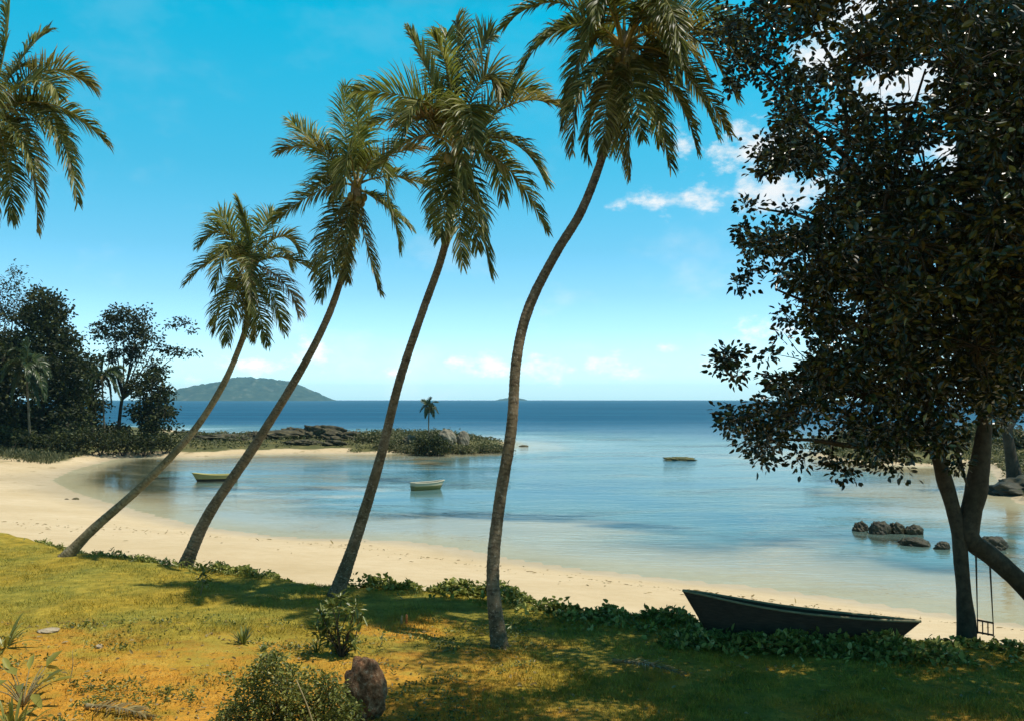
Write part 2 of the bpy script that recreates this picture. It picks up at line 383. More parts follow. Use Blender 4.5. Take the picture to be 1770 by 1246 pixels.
# ------------------------------------------------------------------ terrain
edge_px = [(-420, 855), (-200, 885), (0, 914), (60, 924), (120, 940), (200, 952), (260, 966), (330, 974), (420, 985), (480, 992), (560, 1002), (640, 1006), (700, 1010),
           (780, 1012), (860, 1016), (920, 1030), (1000, 1046), (1060, 1054), (1130, 1062), (1200, 1072), (1300, 1084), (1400, 1092), (1500, 1098), (1600, 1097), (1650, 1104), (1770, 1112), (1950, 1120), (2300, 1110)]
E = np.array([ground(a, b)[:2] for a, b in edge_px])
E = np.concatenate([[[-75, 62], [-48, 54]], E[np.argsort(E[:, 0])], [[45, 27], [95, 40]]])
E = E[np.argsort(E[:, 0])]
xs_e = np.linspace(E[0, 0], E[-1, 0], 2600)
ys_e = np.interp(xs_e, E[:, 0], E[:, 1])
k = np.ones(9) / 9
ys_e = np.convolve(np.pad(ys_e, 4, 'edge'), k, 'valid')
def edge_y(x):
    x = np.asarray(x, float)
    return np.interp(x, xs_e, ys_e) + (fnoise(x * 1.7, x * 0 + 3.3, 4) - .47) * .7
def lawn_z(x, y):
    x = np.asarray(x, float); y = np.asarray(y, float)
    d = edge_y(x) - y
    z = LAWN + (fnoise(x * .25 + 9, y * .25, 3) - .44) * .25
    z = z + 2.2 * sstep(11.5, 0, y)
    return z - .32 * (1 - sstep(0, .9, d))
nu = 640; vs = 1 - np.linspace(0, 1, 150)[::-1] ** 2.0
vs = np.linspace(0, 1, 150) ** .55
ux = np.concatenate([np.linspace(-75, -17, 90), np.linspace(-16.9, 14, 460), np.linspace(14.3, 90, 90)])
X = np.broadcast_to(ux[None], (150, len(ux)))
ey = edge_y(ux)
Y = -50 + (ey[None] + 50) * vs[:, None]
Z = lawn_z(X, Y) + (fnoise(X * 1.6, Y * 1.6, 3) - .44) * .07
rows = [np.stack([X, Y, Z], -1)]
for dz, dy in ((.28, .10), (.8, .16), (1.6, .2)):
    rows.append(np.stack([ux, ey + dy, Z[-1] - dz], -1)[None])
V = np.concatenate(rows).reshape(-1, 3)
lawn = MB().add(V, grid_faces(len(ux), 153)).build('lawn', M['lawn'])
tag(lawn, kind='structure')

# land outline at water level
W_px = [(1770, 1084), (1600, 1060), (1450, 1036), (1300, 1016), (1150, 1002), (1000, 985), (870, 966), (780, 948), (700, 937), (620, 933), (540, 932), (450, 926), (330, 909), (240, 886), (170, 866), (120, 850), (84, 830),
        (120, 812), (200, 791), (270, 789), (340, 791), (420, 786), (520, 784), (640, 784), (700, 782), (760, 783), (820, 777), (868, 774), (884, 769), (868, 763),
        (800, 757), (700, 757), (630, 755), (612, 757), (596, 752), (540, 751), (470, 753), (440, 759), (345, 761), (318, 752), (300, 745), (230, 741), (100, 740), (-60, 738)]
W = np.array([ground(a, b, 0)[:2] for a, b in W_px])
right = [(26, 33), (40, 38), (50, 50), (46, 66)] 
rpx = [(1800, 880), (1768, 870), (1742, 852), (1735, 835), (1712, 806), (1690, 799), (1600, 806), (1500, 801), (1440, 796), (1408, 788), (1425, 781), (1500, 776), (1650, 772), (1900, 768)]
rb = [tuple(ground(a, b, 0)[:2]) for a, b in rpx]
poly = np.array([(400, 240)] + rb[::-1] + right[::-1] + [tuple(w) for w in W] + [(-300, 290), (-900, 300), (-900, -400), (900, -400), (900, 240)])
def signed(x, y):
    P = np.stack([x.ravel(), y.ravel()], -1)
    best = np.full(len(P), 1e9); inside = np.zeros(len(P), bool)
    n = len(poly)
    for i in range(n):
        a, b = poly[i], poly[(i + 1) % n]
        ab = b - a; tt = np.clip(((P - a) @ ab) / (ab @ ab), 0, 1)
        d = np.hypot(*(P - a - tt[:, None] * ab).T); best = np.minimum(best, d)
        c = (a[1] > P[:, 1]) != (b[1] > P[:, 1])
        with np.errstate(divide='ignore', invalid='ignore'):
            xi = (b[0] - a[0]) * (P[:, 1] - a[1]) / (b[1] - a[1]) + a[0]
        inside ^= c & (P[:, 0] < xi)
    return np.where(inside, best, -best).reshape(x.shape)
Es = np.stack([xs_e, ys_e], -1)[::12]
def sand_z(x, y):
    sd = signed(x, y)
    sd = sd + (fnoise(x * .18, y * .18, 3) - .44) * 1.6 * sstep(0, 6, np.abs(sd)) 
    dl = np.full(x.shape, 1e9)
    for a in Es: dl = np.minimum(dl, np.hypot(x - a[0], y - a[1]))
    dl = np.where(y < edge_y(x), 0, dl)
    s = np.maximum(sd, 0)
    zm = 1.95 * s / (s + dl + .01)
    zh = 1.7 * (1 - np.exp(-s / 7))
    w = np.maximum(sstep(96, 124, y), sstep(28, 36, x) * sstep(45, 58, y))
    z_in = zm * (1 - w) + zh * w
    q = np.maximum(-sd, 0)
    far = np.maximum(sstep(150, 230, y), sstep(70, 140, y) * sstep(-5, 50, x))
    z_out = -np.minimum(1.7 * (1 - np.exp(-(q / 30) ** 1.5)) + .0007 * q * q * far, 6)
    return np.where(sd > 0, z_in, z_out), sd, w
def expand(a, b, step, far_lo, far_hi, g=1.25):
    c = list(np.arange(a, b, step)); s = step
    while c[-1] < far_hi: s *= g; c.append(c[-1] + s)
    s = step; lo = [a]
    while lo[-1] > far_lo: s *= g; lo.append(lo[-1] - s)
    return np.array(lo[1:][::-1] + c)
gx = expand(-75, 75, .85, -500, 420); gy = expand(18, 175, .8, -300, 420)
X, Y = np.meshgrid(gx, gy)
Z, SD, Wt = sand_z(X, Y)
Z = Z + (fnoise(X * .5, Y * .5, 3) - .44) * .06 * sstep(.5, 4, SD)
Z = np.where(Y < edge_y(X) - 1.2, np.minimum(Z, 1.2), Z)
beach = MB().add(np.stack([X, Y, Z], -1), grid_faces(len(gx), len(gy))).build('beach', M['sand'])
attr(beach, 'veg', (Wt * np.where((X > 10) | ((X > -24) & (X < 0) & (Y > 110)), sstep(.4, 2.0, SD), sstep(1.2, 4.5, SD)) * (1 - .75 * sstep(-42, -50, X) * sstep(118, 108, Y))).ravel())
tag(beach, kind='structure')

gx2 = expand(-75, 75, 1.1, -9000, 9000, 1.3); gy2 = expand(22, 300, 1.1, 20, 9000, 1.25)
gx2 = np.clip(gx2, -9500, 9500); gy2 = np.clip(gy2, -300, 9500); X, Y = np.meshgrid(gx2, gy2)
D, SD2, _ = sand_z(X, Y)
sea = MB().add(np.stack([X, Y, X * 0], -1), grid_faces(len(gx2), len(gy2))).build('sea', M['water'])
attr(sea, 'depth', -D.ravel())
tag(sea, kind='structure')

# far island -------------------------------------------------------------
def island(name, prof, Yd, thick, label):
    P = np.array(prof, float)
    A = at(P[0, 0], 690, Yd); B = at(P[-1, 0], 690, Yd)
    nx, ny = 160, 40
    px = np.linspace(P[0, 0], P[-1, 0], nx)
    hp = np.interp(px, P[:, 0], P[:, 1])
    hz = (690 - hp) / F * Yd + CAMZ
    xw = (px - 885) / F * Yd
    v = np.linspace(-1, 1, ny)
    prof_y = np.maximum(1 - np.abs(v) ** 1.8, 0)
    XX = np.broadcast_to(xw[None], (ny, nx)); YY = Yd + v[:, None] * thick * (.5 + .5 * np.sin(np.linspace(0.15, 3, nx)))[None]
    n = fnoise(XX / 60, YY / 60 + 7, 5) - .46
    ZZ = hz[None] * prof_y[:, None] * (1 + 1.0 * n * (1 - prof_y[:, None] * .75)) + n * 26 * prof_y[:, None] ** .5 * np.minimum(hz[None] / 40, 1) - 1.0
    o = MB().add(np.stack([XX, YY, ZZ], -1), grid_faces(nx, ny)).build(name, M['island'])
    return tag(o, kind='structure')
island('island_hill', [(255, 693), (285, 686), (300, 684), (325, 677), (345, 668), (362, 665), (376, 665), (398, 657), (412, 656), (432, 653), (448, 656), (462, 655), (480, 660), (500, 661), (520, 669), (545, 680), (562, 688), (575, 693)], 6000, 700, '')
island('islet_hill', [(852, 692.5), (865, 689), (885, 686.5), (900, 688), (915, 692)], 7600, 200, '')

# ------------------------------------------------------------------ palms
def frond_mesh(C, Mi, T, length_leaf, seed, droop=.55, twist=0.0, n_leaf=88, narrow=False, wid=.043):
    r = np.random.default_rng(seed)
    ctrl = 2 * Mi - (C + T) / 2
    tt = np.linspace(0, 1, 34)[:, None]
    curve = (1 - tt) ** 2 * C + 2 * tt * (1 - tt) * ctrl + tt ** 2 * T
    mb = MB()
    L = np.linalg.norm(np.diff(curve, axis=0), axis=1).sum()
    V, fs = tube(curve, np.interp(tt[:, 0], [0, .12, 1], [.06, .032, .006]), 5); mb.add(V, fs, 1)
    n_leaf = max(26, int(n_leaf * min(1.2, L / 3.2)))
    tl = np.linspace(.13, .995, n_leaf)
    tl = np.concatenate([tl, tl]) + r.normal(0, .004, 2 * n_leaf)
    sg = np.concatenate([np.ones(n_leaf), -np.ones(n_leaf)])
    tl = np.clip(tl, .08, 1)
    tc = tl[:, None]
    P = (1 - tc) ** 2 * C + 2 * tc * (1 - tc) * ctrl + tc ** 2 * T
    Tn = norm(2 * (1 - tc) * (ctrl - C) + 2 * tc * (T - ctrl))
    # frond plane: horizontal side vector of the whole frond, rolled by twist
    chord = T - C
    hor = np.array([chord[0], chord[1], 0.0]) + np.array([r.normal(0, .25), r.normal(0, .25), 0])
    side0 = norm(np.cross(norm(hor), [0, 0, 1.0]))
    S = side0[None] - Tn * (Tn @ side0)[:, None]; S = norm(S)
    Nn = np.cross(S, Tn); Nn = np.where((Nn[:, 2:] < 0), -Nn, Nn)
    tw = twist + .25 * r.normal()
    S2 = S * math.cos(tw) + Nn * math.sin(tw); N2 = Nn * math.cos(tw) - S * math.sin(tw)
    ang = np.interp(tl, [0, .5, 1], [1.25, .98, .35]) + r.normal(0, .10, len(tl))
    if narrow: ang = ang * .35
    lift = .30 + r.normal(0, .12, len(tl))
    d = Tn * np.cos(ang)[:, None] + (S2 * sg[:, None]) * np.sin(ang)[:, None] + N2 * lift[:, None]
    d = norm(d)
    ll = length_leaf * np.interp(tl, [.08, .25, .55, .85, 1], [.55, .95, 1, .72, .42]) * r.uniform(.8, 1.12, len(tl))
    if narrow: ll = ll * .75
    brk = r.random(len(tl)) < .04
    ll = np.where(brk, ll * .4, ll)
    g = droop * r.uniform(.6, 1.4, len(tl))
    pts = [P]; dirs = []
    cur = d
    for kk in range(4):
        dirs.append(cur); pts.append(pts[-1] + cur * (ll / 4)[:, None])
        cur = norm(cur + np.array([0, 0, -1.0]) * (g * (.35 + .3 * kk))[:, None])
    dirs.append(dirs[-1])
    wprof = [.55, 1, .95, .65, .08]
    rows = []
    tws = r.normal(0, .5, len(tl))
    for kk in range(5):
        dd = dirs[kk]; w = norm(Tn - dd * (Tn * dd).sum(-1, keepdims=True)); nn = np.cross(w, dd)
        w = w * np.cos(tws)[:, None] + nn * np.sin(tws)[:, None]
        hw = wid * .5 * wprof[kk]
        rows += [pts[kk] - w * hw, pts[kk] + w * hw]
    V = np.stack(rows, 1).reshape(-1, 3)
    b = (np.arange(len(tl)) * 10)[:, None]
    q = np.concatenate([b + [2 * k2, 2 * k2 + 1, 2 * k2 + 3, 2 * k2 + 2] for k2 in range(4)])
    mb.add(V, q, 0)
    return mb

M['rachis'] = bark_mat('frond_stem', (.14, .13, .04), (.3, .26, .09), scale=8, strength=.2)

def palm(label, trunk_px, Yb, widths, fronds, leaf=.72, Ytop=None, bark='palm_bark', base_z=None, nuts=5, extra=6, seed=1, fmat='frond', group='tall leaning coconut palms along the lawn edge', wid=.044, cat='palm tree', sides=16, ring=.11):
    """trunk_px: photo pixels from the base up to the crown; fronds: (mid px, tip px, depth offset of the tip in metres, flag)"""
    Ytop = Yb if Ytop is None else Ytop
    n = len(trunk_px)
    Ys = np.linspace(Yb, Ytop, n)
    P = np.array([at(a, b, y) for (a, b), y in zip(trunk_px, Ys)])
    base = P[0].copy()
    if base_z is not None: base[2] = base_z
    P[0] = base - [0, 0, .15]
    root = thing('coconut_palm', base, label, cat, group)
    length = np.linalg.norm(np.diff(P, axis=0), axis=1).sum()
    m = int(length / ring * 3)
    C = catmull(P, m)
    along = np.concatenate([[0], np.cumsum(np.linalg.norm(np.diff(C, axis=0), axis=1))])
    rad = np.interp(along / along[-1], np.linspace(0, 1, len(widths)), np.array(widths) * Yb / F / 2)
    rad = rad * (1 + .26 * np.exp(-along / .38) + .12 * np.exp(-along / 1.4))
    ph = (along / ring + 1.2 * fnoise(along * .9 + seed, along * 0 + 2.2, 3)) % 1
    rad = rad * (1 + .07 * (ph - .5)) * (1 + .12 * (fnoise(along * 1.1 + seed * 7, along * 0, 3) - .45))
    V, fs = tube(C, rad, sides, True, .05, seed * 3.1)
    tr = MB().add(V, fs).build('trunk', M[bark], root)
    attr(tr, 'along', np.concatenate([np.repeat(along, sides), [0, along[-1]]]))
    top = C[-1]
    r = np.random.default_rng(seed * 101)
    mdir = norm(C[-1] - C[-6])
    # fibrous boss the leaf bases grow from
    bb = np.array([top - mdir * .75, top - mdir * .35, top, top + mdir * .5])
    V, fs = tube(catmull(bb, 10), np.interp(np.linspace(0, 1, 10), [0, .45, .75, 1], [rad[-1] * .95, rad[-1] * 1.9, rad[-1] * 1.7, .04]), 12, True, .2, seed)
    cb = MB().add(V, fs).build('leaf_base', M['palm_bark_pale'], root); attr(cb, 'along', np.repeat(0.04, len(V)))
    for i, fdat in enumerate(fronds):
        (mx_, my_), (tx_, ty_), dy = fdat[:3]; flag = fdat[3] if len(fdat) > 3 else ''
        Mi = at(mx_, my_, Ytop + dy * .55); T = at(tx_, ty_, Ytop + dy)
        c0 = top + norm(Mi - top) * .12 + mdir * r.uniform(0, .25)
        hang = T[2] < top[2] - 1.2
        mb = frond_mesh(c0, Mi, T, leaf * (1.2 if not hang else 1.02) * r.uniform(.9, 1.1), seed * 1000 + i, .36 if not hang else .5, r.normal(0, .35), narrow='n' in flag, wid=wid)
        dryf = 'd' in flag
        fm = fmat if fmat != 'frond' else ('frond_young' if T[2] > top[2] + 1 and r.random() < .6 else 'frond_olive' if r.random() < .35 else 'frond')
        o = mb.build('frond', [M['frond_dry' if dryf else fm], M['rachis']], root)
        if dryf: o['label'] = 'dry pale yellow frond'
    rf = np.linalg.norm(at(fronds[0][1][0], fronds[0][1][1], Ytop) - top)
    L = float(np.median([np.linalg.norm(at(f[1][0], f[1][1], Ytop + f[2]) - top) for f in fronds])) * 1.02
    for i in range(extra):
        az = 2 * math.pi * (i + r.uniform(-.3, .3)) / max(extra, 1) + seed
        sgn = 1 if i % 2 else -1
        h = np.array([math.cos(az) * .55, sgn * (0.75 + .2 * r.random()), 0]); h = norm(h)
        up = r.uniform(-.6, .8)
        Mi = top + (h * .52 + np.array([0, 0, .22 + .2 * up])) * L
        T = top + (h * .82 + np.array([0, 0, -.35 + .6 * up])) * L
        mb = frond_mesh(top + h * .1, Mi, T, leaf * 1.08 * r.uniform(.9, 1.1), seed * 1000 + 500 + i, .45, r.normal(0, .3), wid=wid)
        mb.build('frond', [M[fmat], M['rachis']], root)
    for i in range(nuts):
        a = 2 * math.pi * i / nuts + seed; c0 = top + np.array([math.cos(a) * .26, math.sin(a) * .26, -.28 - .14 * (i % 2)])
        th = np.linspace(0, math.pi, 8); prof = np.stack([c0 + [0, 0, .15 * math.cos(x)] for x in th])
        V, fs = tube(prof, np.maximum(.115 * np.sin(th) ** .8, .004), 9)
        MB().add(V, fs).build('coconut', M['coconut'], root)
    return root

palm('slim coconut palm leaning far right over the beach, smallest crown, leftmost full trunk',
     [(110, 960), (160, 915), (250, 835), (330, 750), (380, 675), (410, 610), (427, 555), (432, 468)], ground(112, 958)[1], [18, 15, 13.5, 12.5, 11.5, 10.5, 10, 9.5],
     [((427, 400), (411, 345), .4, 'n'), ((402, 398), (375, 372), .8), ((388, 400), (346, 424), -.3), ((378, 446), (322, 490), .2), ((482, 410), (518, 436), .3), ((455, 395), (474, 372), .8),
      ((492, 446), (546, 474), 0), ((488, 486), (516, 542), -.5, 'd'), ((388, 508), (371, 572), .3), ((400, 525), (394, 592), -.6), ((420, 520), (424, 578), -.9), ((446, 530), (462, 596), -.8), ((468, 505), (491, 574), .3), ((410, 430), (372, 445), -1.2), ((440, 520), (440, 590), .7)],
     leaf=.78, seed=1, bark='palm_bark_pale', nuts=4, extra=4)
palm('second full palm from the left, right-leaning with drooping crown and coconuts',
     [(318, 975), (360, 890), (440, 770), (520, 640), (570, 540), (602, 440), (613, 385), (616, 328)], ground(322, 972)[1], [21, 18.5, 17, 15, 13.5, 12, 11, 10.5],
     [((550, 258), (484, 262), .3), ((555, 262), (505, 212), .6), ((598, 235), (597, 150), .5), ((632, 232), (652, 160), 1.0), ((668, 272), (724, 258), -.3, 'd'), ((684, 306), (748, 326), 0),
      ((556, 328), (470, 384), 0), ((572, 392), (544, 478), .2), ((580, 425), (556, 512), -.6), ((600, 410), (602, 486), -.9), ((632, 415), (656, 505), -.4), ((672, 360), (690, 432), .5), ((660, 352), (706, 392), -.6), ((612, 395), (585, 470), .8), ((620, 240), (610, 160), -.8), ((580, 300), (540, 330), 1.2)],
     leaf=.84, seed=2, nuts=6, extra=3)
palm('coconut palm with long upright spear frond, leaning right, third of the four full palms',
     [(575, 1035), (612, 940), (655, 800), (690, 660), (730, 540), (765, 440), (783, 350), (790, 255)], ground(580, 1030)[1], [25, 20, 17.5, 15.5, 14, 13, 12, 11],
     [((742, 128), (705, 54), .2, 'n'), ((792, 110), (789, 35), .3), ((822, 112), (850, 62), .6), ((836, 135), (872, 165), -.5), ((866, 168), (928, 158), .5), ((888, 180), (966, 186), 0),
      ((884, 246), (940, 312), .4), ((876, 290), (942, 394), -.3), ((722, 176), (618, 158), .3), ((724, 236), (652, 292), -.3), ((742, 205), (688, 218), -1.0, 'd'), ((758, 305), (752, 392), .3), ((792, 350), (800, 458), -.7),
      ((824, 360), (846, 468), -.3), ((772, 345), (762, 410), -.9), ((815, 340), (826, 430), .8), ((775, 130), (752, 70), -.6), ((735, 205), (640, 215), .9), ((770, 100), (775, 60), 1.0)],
     leaf=.86, seed=3, nuts=7, extra=5)
palm('S-curved coconut palm with thick dark crown cut by the top of the picture, nearest trunk',
     [(866, 1128), (852, 1000), (862, 880), (884, 740), (893, 620), (915, 530), (960, 440), (1005, 365), (1040, 275), (1062, 190), (1078, 85)], ground(864, 1120)[1], [27, 22, 20.5, 20, 19, 18.5, 18, 17, 16, 14.5, 13],
     [((965, 5), (868, 50), .3), ((965, 50), (888, 158), 0), ((1015, 75), (972, 222), .3), ((1005, -50), (905, -20), .8), ((1075, -90), (1060, -190), .5), ((1150, -70), (1240, -80), .6),
      ((1008, 150), (990, 262), -.5), ((1052, 170), (1042, 262), -1.1), ((1084, 185), (1090, 304), -.6), ((1124, 160), (1160, 290), -.3), ((1172, 110), (1240, 236), 0), ((1190, 60), (1272, 168), .5), ((1205, 50), (1296, 118), -.5), ((1180, 120), (1262, 232), .9), ((1160, 150), (1205, 262), .4), ((1030, 170), (1016, 272), .3), ((1184, 15), (1300, 62), .2),
      ((1096, 160), (1112, 240), -1.3), ((1046, 150), (1008, 236), .7), ((1140, 120), (1200, 215), 1.1), ((1030, 120), (985, 190), -1.3), ((1120, 150), (1140, 250), 1.4), ((1070, 150), (1062, 250), 1.2), ((1160, 60), (1225, 140), -1.2), ((1012, 40), (940, 70), -1.2), ((1130, 30), (1180, 110), -1.6)],
     leaf=.70, seed=4, nuts=7, extra=8, ring=.10, Ytop=ground(864, 1120)[1] + 3.0)
palm('coconut palm at the left border, only its right-hand fronds in view against the sky',
     [(-150, 1010), (-140, 850), (-120, 650), (-85, 450), (-50, 320), (-18, 195)], ground(-150, 1010)[1], [36, 28, 24, 21, 18, 16],
     [((8, 85), (16, 12), .3), ((42, 95), (82, 58), .3), ((85, 122), (158, 150), .4), ((92, 182), (182, 246), 0), ((62, 140), (102, 168), -1.0), ((88, 215), (134, 350), -.2), ((48, 255), (64, 398), .3),
      ((66, 205), (118, 252), .9), ((15, 290), (20, 380), -.8), ((-10, 290), (-12, 400), .4), ((-90, 120), (-160, 150), 0), ((-90, 190), (-180, 270), .3), ((-60, 90), (-100, 30), .2), ((-60, 260), (-80, 370), .3), ((30, 230), (60, 300), -1.2), ((30, 120), (60, 130), 1.2)],
     leaf=.78, seed=5, nuts=5, extra=6)

# ------------------------------------------------------------------ broad-leaved trees
def foliage(centres, radii, per_clump, clump_den, leaf_l, leaf_w, sig, flat=1.0, reject=None, up=.7, rosette=.35):
    """leaf clumps through a set of ellipsoids; returns leaf MB and clump centres with their blob centre"""
    Pc, Cc = [], []
    for c, r in zip(centres, radii):
        n = max(3, int(clump_den * r[0] * r[2] / (sig * sig) * .7))
        d = rdir(n) * (rng.random((n, 1)) ** (1 / 2.4))
        p = c + d * r
        Pc.append(p); Cc.append(np.broadcast_to(c, p.shape))
    Pc = np.concatenate(Pc); Cc = np.concatenate(Cc)
    if reject is not None:
        k_ = ~reject(Pc); Pc = Pc[k_]; Cc = Cc[k_]
    n = len(Pc); m = per_clump
    s = sig * rng.uniform(.6, 1.35, n)
    off = np.clip(rng.normal(size=(n, m, 3)), -1.8, 1.8) * s[:, None, None] * np.array([1, 1, .75 * flat])
    P = (Pc[:, None] + off).reshape(-1, 3); rad_ = norm(off.reshape(-1, 3))
    N = norm(rdir(len(P)) + np.array([0, 0, up]))
    A = rdir(len(P)) * np.array([1, 1, .6]) * (1 - rosette) + rad_ * rosette * 1.3 + np.array([0, 0, -.12])
    L = leaf_l * rng.uniform(.6, 1.25, len(P)); Wd = leaf_w * rng.uniform(.7, 1.2, len(P))
    return leaves(P, A, N, L, Wd), Pc, Cc
def twigs(Pc, Cc, rad, mb, frac=1.0, mi=0):
    n = len(Pc)
    sel = rng.random(n) < frac
    a, b = Cc[sel], Pc[sel]
    mid = (a + b) / 2 + rng.normal(size=a.shape) * np.linalg.norm(b - a, axis=1)[:, None] * .12 + [0, 0, .05]
    th = np.array([0, 2.1, 4.2]); e1 = norm(np.cross(b - a, rdir(len(a)))); e2 = norm(np.cross(b - a, e1))
    rows = []
    for q, rr in ((a, 1), (mid, .7), (b, .25)):
        for t_ in th: rows.append(q + (e1 * math.cos(t_) + e2 * math.sin(t_)) * rad * rr)
    V = np.stack(rows, 1).reshape(-1, 3)
    base = (np.arange(len(a)) * 9)[:, None]
    q = np.concatenate([base + [3 * k + j, 3 * k + (j + 1) % 3, 3 * k + 3 + (j + 1) % 3, 3 * k + 3 + j] for k in range(2) for j in range(3)])
    mb.add(V, q, mi)
def limb(pts, w, mb, sides=10, lump=.12, seed=0):
    C = catmull(pts, max(8, len(pts) * 7))
    V, fs = tube(C, np.interp(np.linspace(0, 1, len(C)), np.linspace(0, 1, len(w)), w), sides, True, lump, seed); mb.add(V, fs)

# the big dark tree on the right
YT = ground(1672, 1106)[1]; mp_ = YT / F
def tp(a, b, dy=0.0): return at(a, b, YT + dy)
base = tp(1672, 1108)
big = thing('shade_tree', base, 'large dark broad-leaved tree with forked trunk shading the lawn at the right', 'tree')
mb = MB(); limb([tp(1672, 1112), tp(1668, 1050), tp(1662, 980), tp(1656, 915), tp(1640, 855), tp(1622, 790), tp(1604, 720), tp(1580, 620), tp(1560, 480), tp(1540, 330), tp(1530, 180)], np.array([34, 25, 23, 26, 19, 18, 17, 15, 13, 9, 6]) * mp_ / 2, mb, 14, .15, 1)
mb.build('trunk', M['bark'], big)
mb = MB(); limb([tp(1880, 1135, -.3), tp(1830, 1085, -.2), tp(1770, 1012, -.1), tp(1716, 962), tp(1677, 930), tp(1678, 888), tp(1689, 838), tp(1700, 760), tp(1704, 680), tp(1700, 560), tp(1680, 420), tp(1660, 250), tp(1660, 90)], np.array([40, 32, 31, 34, 36, 25, 21, 20, 18, 16, 13, 10, 6]) * mp_ / 2, mb, 14, .18, 2)
mb.build('trunk', M['bark'], big)
limbs = [[(1622, 790), (1560, 720, .6), (1480, 680, .8), (1400, 660, 1), (1310, 645, 1.2)], [(1600, 700), (1520, 600, -.8), (1430, 540, -1.2), (1340, 500, -1.5)], [(1570, 540), (1490, 440, .7), (1400, 380, 1.2), (1310, 360, 1.3)],
         [(1550, 400), (1480, 290, -1), (1400, 220, -1.4), (1340, 150, -1.6), (1290, 90, -1.8)], [(1700, 560), (1640, 470, 1), (1590, 380, 1.6), (1560, 250, 2)], [(1690, 480), (1740, 380, -.8), (1760, 220, -1), (1760, 60, -1.5)],
         [(1700, 620), (1780, 520, 1.2), (1900, 420, 1.6), (2000, 330, 2)], [(1695, 520), (1760, 420, -2), (1850, 330, -3.2), (1930, 260, -4)], [(1600, 650), (1540, 560, -2), (1500, 480, -3.4), (1470, 400, -4.4)],
         [(1560, 480), (1530, 380, -2.4), (1560, 250, -3.6), (1600, 120, -4.5)], [(1540, 330), (1480, 180, .8), (1430, 90, 1), (1380, 20, 1.2)], [(1604, 720), (1540, 760, -.6), (1480, 770, -1), (1400, 760, -1.2), (1330, 760, -1.2)], [(1704, 680), (1760, 650, .5), (1830, 630, 1), (1900, 600, 1)],
         [(1622, 790), (1650, 760, -.4), (1660, 800, -.5), (1672, 840, -.5)]]
for i, lp in enumerate(limbs):
    pts = [tp(*q) for q in lp]; mb = MB()
    limb(pts, np.linspace(17, 3, len(pts)) * mp_ / 2, mb, 8, .12, i + 3); mb.build('limb', M['bark'], big)
blobs = [(1300, 90, 42), (1262, 52, 36), (1335, 35, 34), (1290, 140, 26), (1395, 8, 40), (1372, 195, 55), (1425, 245, 75), (1362, 262, 45), (1500, 70, 42), (1570, 40, 60), (1650, 50, 70), (1740, 60, 75), (1705, 165, 85), (1645, 210, 40),
         (1480, 310, 85), (1560, 250, 55), (1565, 370, 95), (1655, 420, 95), (1740, 300, 85), (1750, 450, 90), (1405, 390, 75), (1335, 425, 45), (1296, 352, 20), (1285, 395, 18), (1425, 480, 85), (1342, 505, 46), (1302, 480, 22),
         (1500, 500, 110), (1600, 550, 110), (1710, 590, 100), (1430, 570, 75), (1370, 555, 36), (1352, 600, 26), (1405, 655, 75), (1315, 655, 40), (1266, 618, 14), (1300, 625, 18), (1288, 722, 34), (1325, 772, 34), (1378, 792, 24), (1370, 725, 55),
         (1480, 670, 95), (1580, 680, 95), (1690, 660, 80), (1755, 630, 75), (1470, 752, 40), (1545, 765, 45), (1546, 818, 16), (1436, 796, 12), (1460, 815, 9), (1620, 740, 50), (1670, 800, 16), (1655, 770, 18), (1340, 300, 20), (1270, 715, 14), (1385, 145, 30), (1440, 150, 28), (1640, 312, 40), (1735, 720, 30), (1590, 770, 28)]
for _ in range(46):
    k_ = rng.integers(0, 58); a_, b_, r_b = blobs[k_]; an = rng.uniform(math.pi * .6, math.pi * 1.4)
    if a_ < 1480: blobs.append((a_ + math.cos(an) * r_b * 1.08, b_ + math.sin(an) * r_b * 1.0, rng.uniform(8, 15)))
C_, R_ = [], []
for (a, b, r) in blobs:
    layers = [0.0] if r < 30 else [-2.2, 0.2, 2.4]
    for dy in layers:
        y = YT + dy + rng.normal() * .5
        j = rng.normal(size=2) * r * .16
        C_.append(at(a + j[0], b + j[1], y)); rm = r * mp_
        R_.append(np.array([rm, max(rm, .5) * 1.15, rm * .9]))
